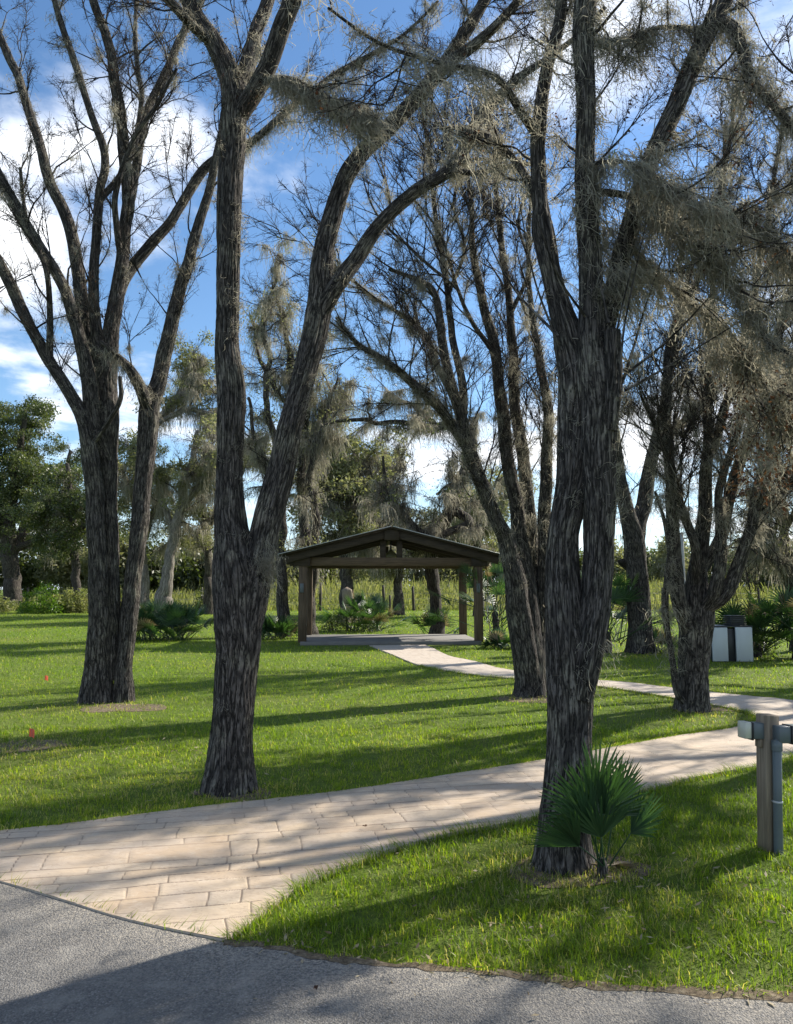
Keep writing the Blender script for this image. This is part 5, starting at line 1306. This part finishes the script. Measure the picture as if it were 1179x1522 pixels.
def fence():
    root = empty('wire_fence', (0, 60, 0), 'old wire fence on dark weathered posts half buried in the far weeds', 'fence')
    xs = []
    for (px, top, w) in ((476, 866, 4), (571, 870, 4.5), (580, 885, 3.5), (615, 872, 4), (655, 882, 3), (690, 872, 3.5), (735, 876, 3.5), (800, 872, 3.5), (880, 872, 3.5), (985, 874, 3.5), (1065, 874, 3.5), (1130, 874, 3.5), (205, 872, 3.5), (300, 874, 3.5), (395, 872, 3.5), (120, 874, 3.5), (40, 874, 3.5)):
        Yp = 55.6; b = P(px, 908, Yp); tz = P(px, top, Yp)[2]; wd = w * Yp / F; tl = rng.normal(0, .03)
        mb = MB(); V, Q, T, bb = tube(np.array([[b[0], Yp, -.1], [b[0] + tl, Yp, tz * .5], [b[0] + 2 * tl, Yp, tz]]), np.array([wd * .5, wd * .5, wd * .45]), 9, lambda A, L, R: .02 * (vnoise(np.stack([np.cos(A) * 3, np.sin(A) * 3, L * 2], -1), 4) - .5)); mb.add(V, Q, T); mb.build('post', M['fencewood'], root, True)
        xs.append(b[0])
    xs = sorted(xs)
    for z in (.45, .85, 1.25):
        mb = MB(); q = np.array([[x, 55.6, z + .03 * math.sin(x)] for x in xs]); V, Q, T, bb = tube(catmull(q, 4), np.full(4 * (len(xs) - 1) + 1, .008), 4); mb.add(V, Q, T); mb.build('wire', M['wire'], root)
fence()
b = P(1017, 890, 70); mb = MB(); V, Q, T, bb = tube(np.array([[b[0], 70, -.2], [b[0], 70, 4.2], [b[0], 70, P(1017, 792, 70)[2]]]), np.array([.2, .18, .15]), 12); mb.add(V, Q, T)
root = empty('utility_pole', (b[0], 70, 0), 'thin grey pole far behind the fan of stems, above the far weeds', 'pole'); mb.build('shaft', M['poleg'], root, True)
mb = MB(); mb.box((b[0], 70, P(1017, 800, 70)[2]), (1.0, .12, .12)); mb.build('crossarm', M['fencewood'], root)

# ================================================================== UTILITY POST, CABINET, FLAGS
def utility_post():
    c = G(1144, 1262); Y = c[1]; s = Y / F; x0 = P(1143.5, 1262, Y)[0]
    root = empty('utility_post', (x0, Y, 0), 'short weathered timber post with grey outlet boxes and conduit on the grass', 'utility post')
    rot = rotz(math.radians(-14)); yaw = -14
    def px(p): return (p - 1142) * s
    top = P(1142, 1062, Y)[2]; w = .098
    def part(name, boxes, m, parent=root, smooth=False):
        mb = MB()
        for cc, sz in boxes: mb.box(cc, sz)
        o = mb.build(name, M[m], None); o.parent = parent; return o
    root.rotation_euler = (0, 0.04, math.radians(12))
    def zz(py): return P(1142, py, Y)[2]
    part('timber', [((0, 0, top / 2 - .03), (.098, .098, top + .06))], 'postwood')
    bl = part('outlet_box', [((-.075, .005, zz(1086)), (.10, .075, .098))], 'boxgrey')
    part('gasket', [((-.130, .005, zz(1086)), (.012, .086, .108))], 'gasket', bl)
    part('cover', [((-.159, .005, zz(1085)), (.05, .078, .10))], 'cover', bl)
    part('bracket', [((-.062, .0, zz(1104)), (.022, .05, .05))], 'postwood')
    br = part('outlet_box', [((.040, -.070, zz(1088)), (.085, .08, .102))], 'boxgrey')
    part('gasket', [((.088, -.070, zz(1088)), (.012, .09, .112))], 'gasket', br)
    part('cover', [((.125, -.070, zz(1087)), (.062, .082, .104))], 'cover', br)
    mb = MB(); V, Q, T, b = tube(np.array([[.004, -.078, -.05], [.004, -.078, .3], [.004, -.078, zz(1100)]]), np.full(3, .027), 24); mb.add(V, Q, T)
    V, Q, T, b = tube(np.array([[.004, -.078, zz(1112)], [.004, -.078, zz(1106)], [.004, -.078, zz(1098)]]), np.full(3, .032), 24); mb.add(V, Q, T)
    o = mb.build('conduit', M['conduit'], None, True); o.parent = root
    mb = MB(); V, Q, T, b = tube(np.array([[.004, -.078, zz(1188)], [.004, -.078, zz(1187)], [.004, -.078, zz(1185.5)]]), np.full(3, .030), 24); mb.add(V, Q, T); mb.box((-.005, -.055, zz(1187)), (.03, .03, .006)); o = mb.build('pipe_strap', M['drip'], None, True); o.parent = root
utility_post()

def cabinet():
    c = G(1090, 984); Y = c[1]; s = Y / F
    root = empty('utility_cabinet', (c[0], Y, 0), 'pale grey two-panel utility cabinet on the grass, right of the fan of stems', 'cabinet')
    root.rotation_euler = (0, 0, .05)
    def part(name, boxes, m, parent=root):
        mb = MB()
        for cc, sz in boxes: mb.box(cc, sz)
        o = mb.build(name, M[m], None); o.parent = parent; return o
    h = 51 * s; W = 60 * s
    part('body', [((0, .3, h / 2 - .03), (W - .04, .5, h - .02))], 'darkmetal')
    part('panel', [((-(W / 2 - .17), 0, h / 2), (.34, .05, h - .03))], 'panel')
    part('panel', [((W / 2 - .19, -.01, h / 2), (.37, .05, h - .02))], 'panel')
    part('side_panel', [((W / 2 + .01, .3, h / 2), (.03, .5, h - .04))], 'panel')
    lid = part('lid', [((0, .29, h + .005), (W + .06, .58, .03))], 'darkmetal')
    part('vent', [((.22, .3, h + .05 + i * .045), (.36, .36, .018)) for i in range(5)] + [((.22, .3, h + .12), (.30, .30, .22))], 'darkmetal')
cabinet()

for (px, py, hp, lab) in ((47, 1104, 19, 'orange marker flag in the worn patch at the left of the lawn'), (69, 1016, 11, 'smaller pale orange marker flag farther back on the left lawn')):
    c = G(px, py); s = c[1] / F; root = empty('marker_flag', (c[0], c[1], 0), lab, 'marker flag')
    hz = hp * s
    mb = MB(); V, Q, T, b = tube(np.array([[c[0], c[1], -.02], [c[0], c[1], hz * .6], [c[0] - .005, c[1], hz]]), np.full(3, .0016), 5); mb.add(V, Q, T); mb.build('wire', M['wire'], root)
    mb = MB(); nx, nz = 6, 5; X, Z = np.meshgrid(np.linspace(0, 1, nx), np.linspace(0, 1, nz)); 
    V = np.stack([c[0] - .03 + X * .06 - .01 * Z * 0, c[1] + .012 * np.sin(X * 5), hz * .45 + Z * hz * .62 - X * .012], -1).reshape(-1, 3)
    i = np.arange(nz - 1)[:, None] * nx; j = np.arange(nx - 1)[None, :]; Q = np.stack([i + j, i + j + 1, i + j + nx + 1, i + j + nx], -1).reshape(-1, 4); mb.add(V, Q, rnd=np.full(len(V), .5)); o = mb.build('flag', M['orange'], root)

# ================================================================== SKY, SUN, CAMERA
w = bpy.data.worlds.new('World'); SC.world = w; w.use_nodes = True
nt = w.node_tree; nt.nodes.clear()
out = nt.nodes.new('ShaderNodeOutputWorld')
sky = nt.nodes.new('ShaderNodeTexSky'); sky.sky_type = 'NISHITA'; sky.sun_disc = False
sky.sun_elevation = SUN_EL; sky.sun_rotation = SUN_AZ; sky.air_density = 1.0; sky.dust_density = 0.15; sky.ozone_density = 2.0; sky.altitude = 10
skc = N(nt, 'ShaderNodeHueSaturation', {'Saturation': 1.14, 'Color': sky.outputs[0]}).outputs[0]
tc = nt.nodes.new('ShaderNodeTexCoord').outputs['Generated']
sx = N(nt, 'ShaderNodeSeparateXYZ', {0: tc})
zc = math_(nt, 'ADD', math_(nt, 'MAXIMUM', sx.outputs[2], 0.0), 0.22)
cxy = N(nt, 'ShaderNodeCombineXYZ', {0: math_(nt, 'DIVIDE', sx.outputs[0], zc), 1: math_(nt, 'DIVIDE', sx.outputs[1], zc), 2: 0.0}).outputs[0]
mp = N(nt, 'ShaderNodeMapping', {'Vector': cxy, 'Location': (2.2, 1.0, 0.0), 'Scale': (1.0, 1.25, 1.0)})
cn = N(nt, 'ShaderNodeTexNoise', {'Vector': mp.outputs[0], 'Scale': 1.15, 'Detail': 9.0, 'Roughness': 0.56, 'Distortion': 0.25})
cf = N(nt, 'ShaderNodeMapRange', {'Value': cn.outputs[0], 'From Min': 0.49, 'From Max': 0.63}, interpolation_type='SMOOTHSTEP').outputs[0]
mp2 = N(nt, 'ShaderNodeMapping', {'Vector': cxy, 'Location': (2.26, 1.1, 0.0), 'Scale': (1.0, 1.25, 1.0)})
cn2 = N(nt, 'ShaderNodeTexNoise', {'Vector': mp2.outputs[0], 'Scale': 1.5, 'Detail': 6.0, 'Roughness': 0.55})
cc = ramp(nt, cn2.outputs[0], [(0.35, (9.5, 9.6, 9.8)), (0.75, (5.2, 5.6, 6.2))])
hz = N(nt, 'ShaderNodeMapRange', {'Value': sx.outputs[2], 'From Min': 0.0, 'From Max': 0.16, 'To Min': 0.85, 'To Max': 0.0}).outputs[0]
skc = mixc(nt, hz, skc, (3.9, 5.2, 6.6))
mixed = mixc(nt, cf, skc, cc)
bg = N(nt, 'ShaderNodeBackground', {'Color': mixed, 'Strength': 0.095})
nt.links.new(bg.outputs[0], out.inputs[0])

sd = bpy.data.lights.new('sun', 'SUN'); sd.energy = 5.0; sd.angle = math.radians(0.53); sd.color = (1.0, 0.93, 0.82)
so = bpy.data.objects.new('sun', sd); COL.objects.link(so); so.rotation_euler = Vector(TO_SUN).to_track_quat('Z', 'Y').to_euler()

cd = bpy.data.cameras.new('camera'); cam = bpy.data.objects.new('camera', cd); COL.objects.link(cam)
cam.location = (0, 0, EYE); cam.rotation_euler = (PI / 2 + PITCH, 0, 0)
cd.sensor_fit = 'HORIZONTAL'; cd.sensor_width = 36; cd.lens = F / 1179 * 36; cd.clip_start = 0.05; cd.clip_end = 3000
SC.camera = cam
SC.view_settings.view_transform = 'Standard'; SC.view_settings.look = 'None'; SC.view_settings.exposure = 1.02; SC.view_settings.gamma = 1.0
SC.cycles.max_bounces = 6; SC.cycles.diffuse_bounces = 3; SC.cycles.glossy_bounces = 2; SC.cycles.transmission_bounces = 4; SC.cycles.transparent_max_bounces = 4
SC.cycles.use_denoising = True
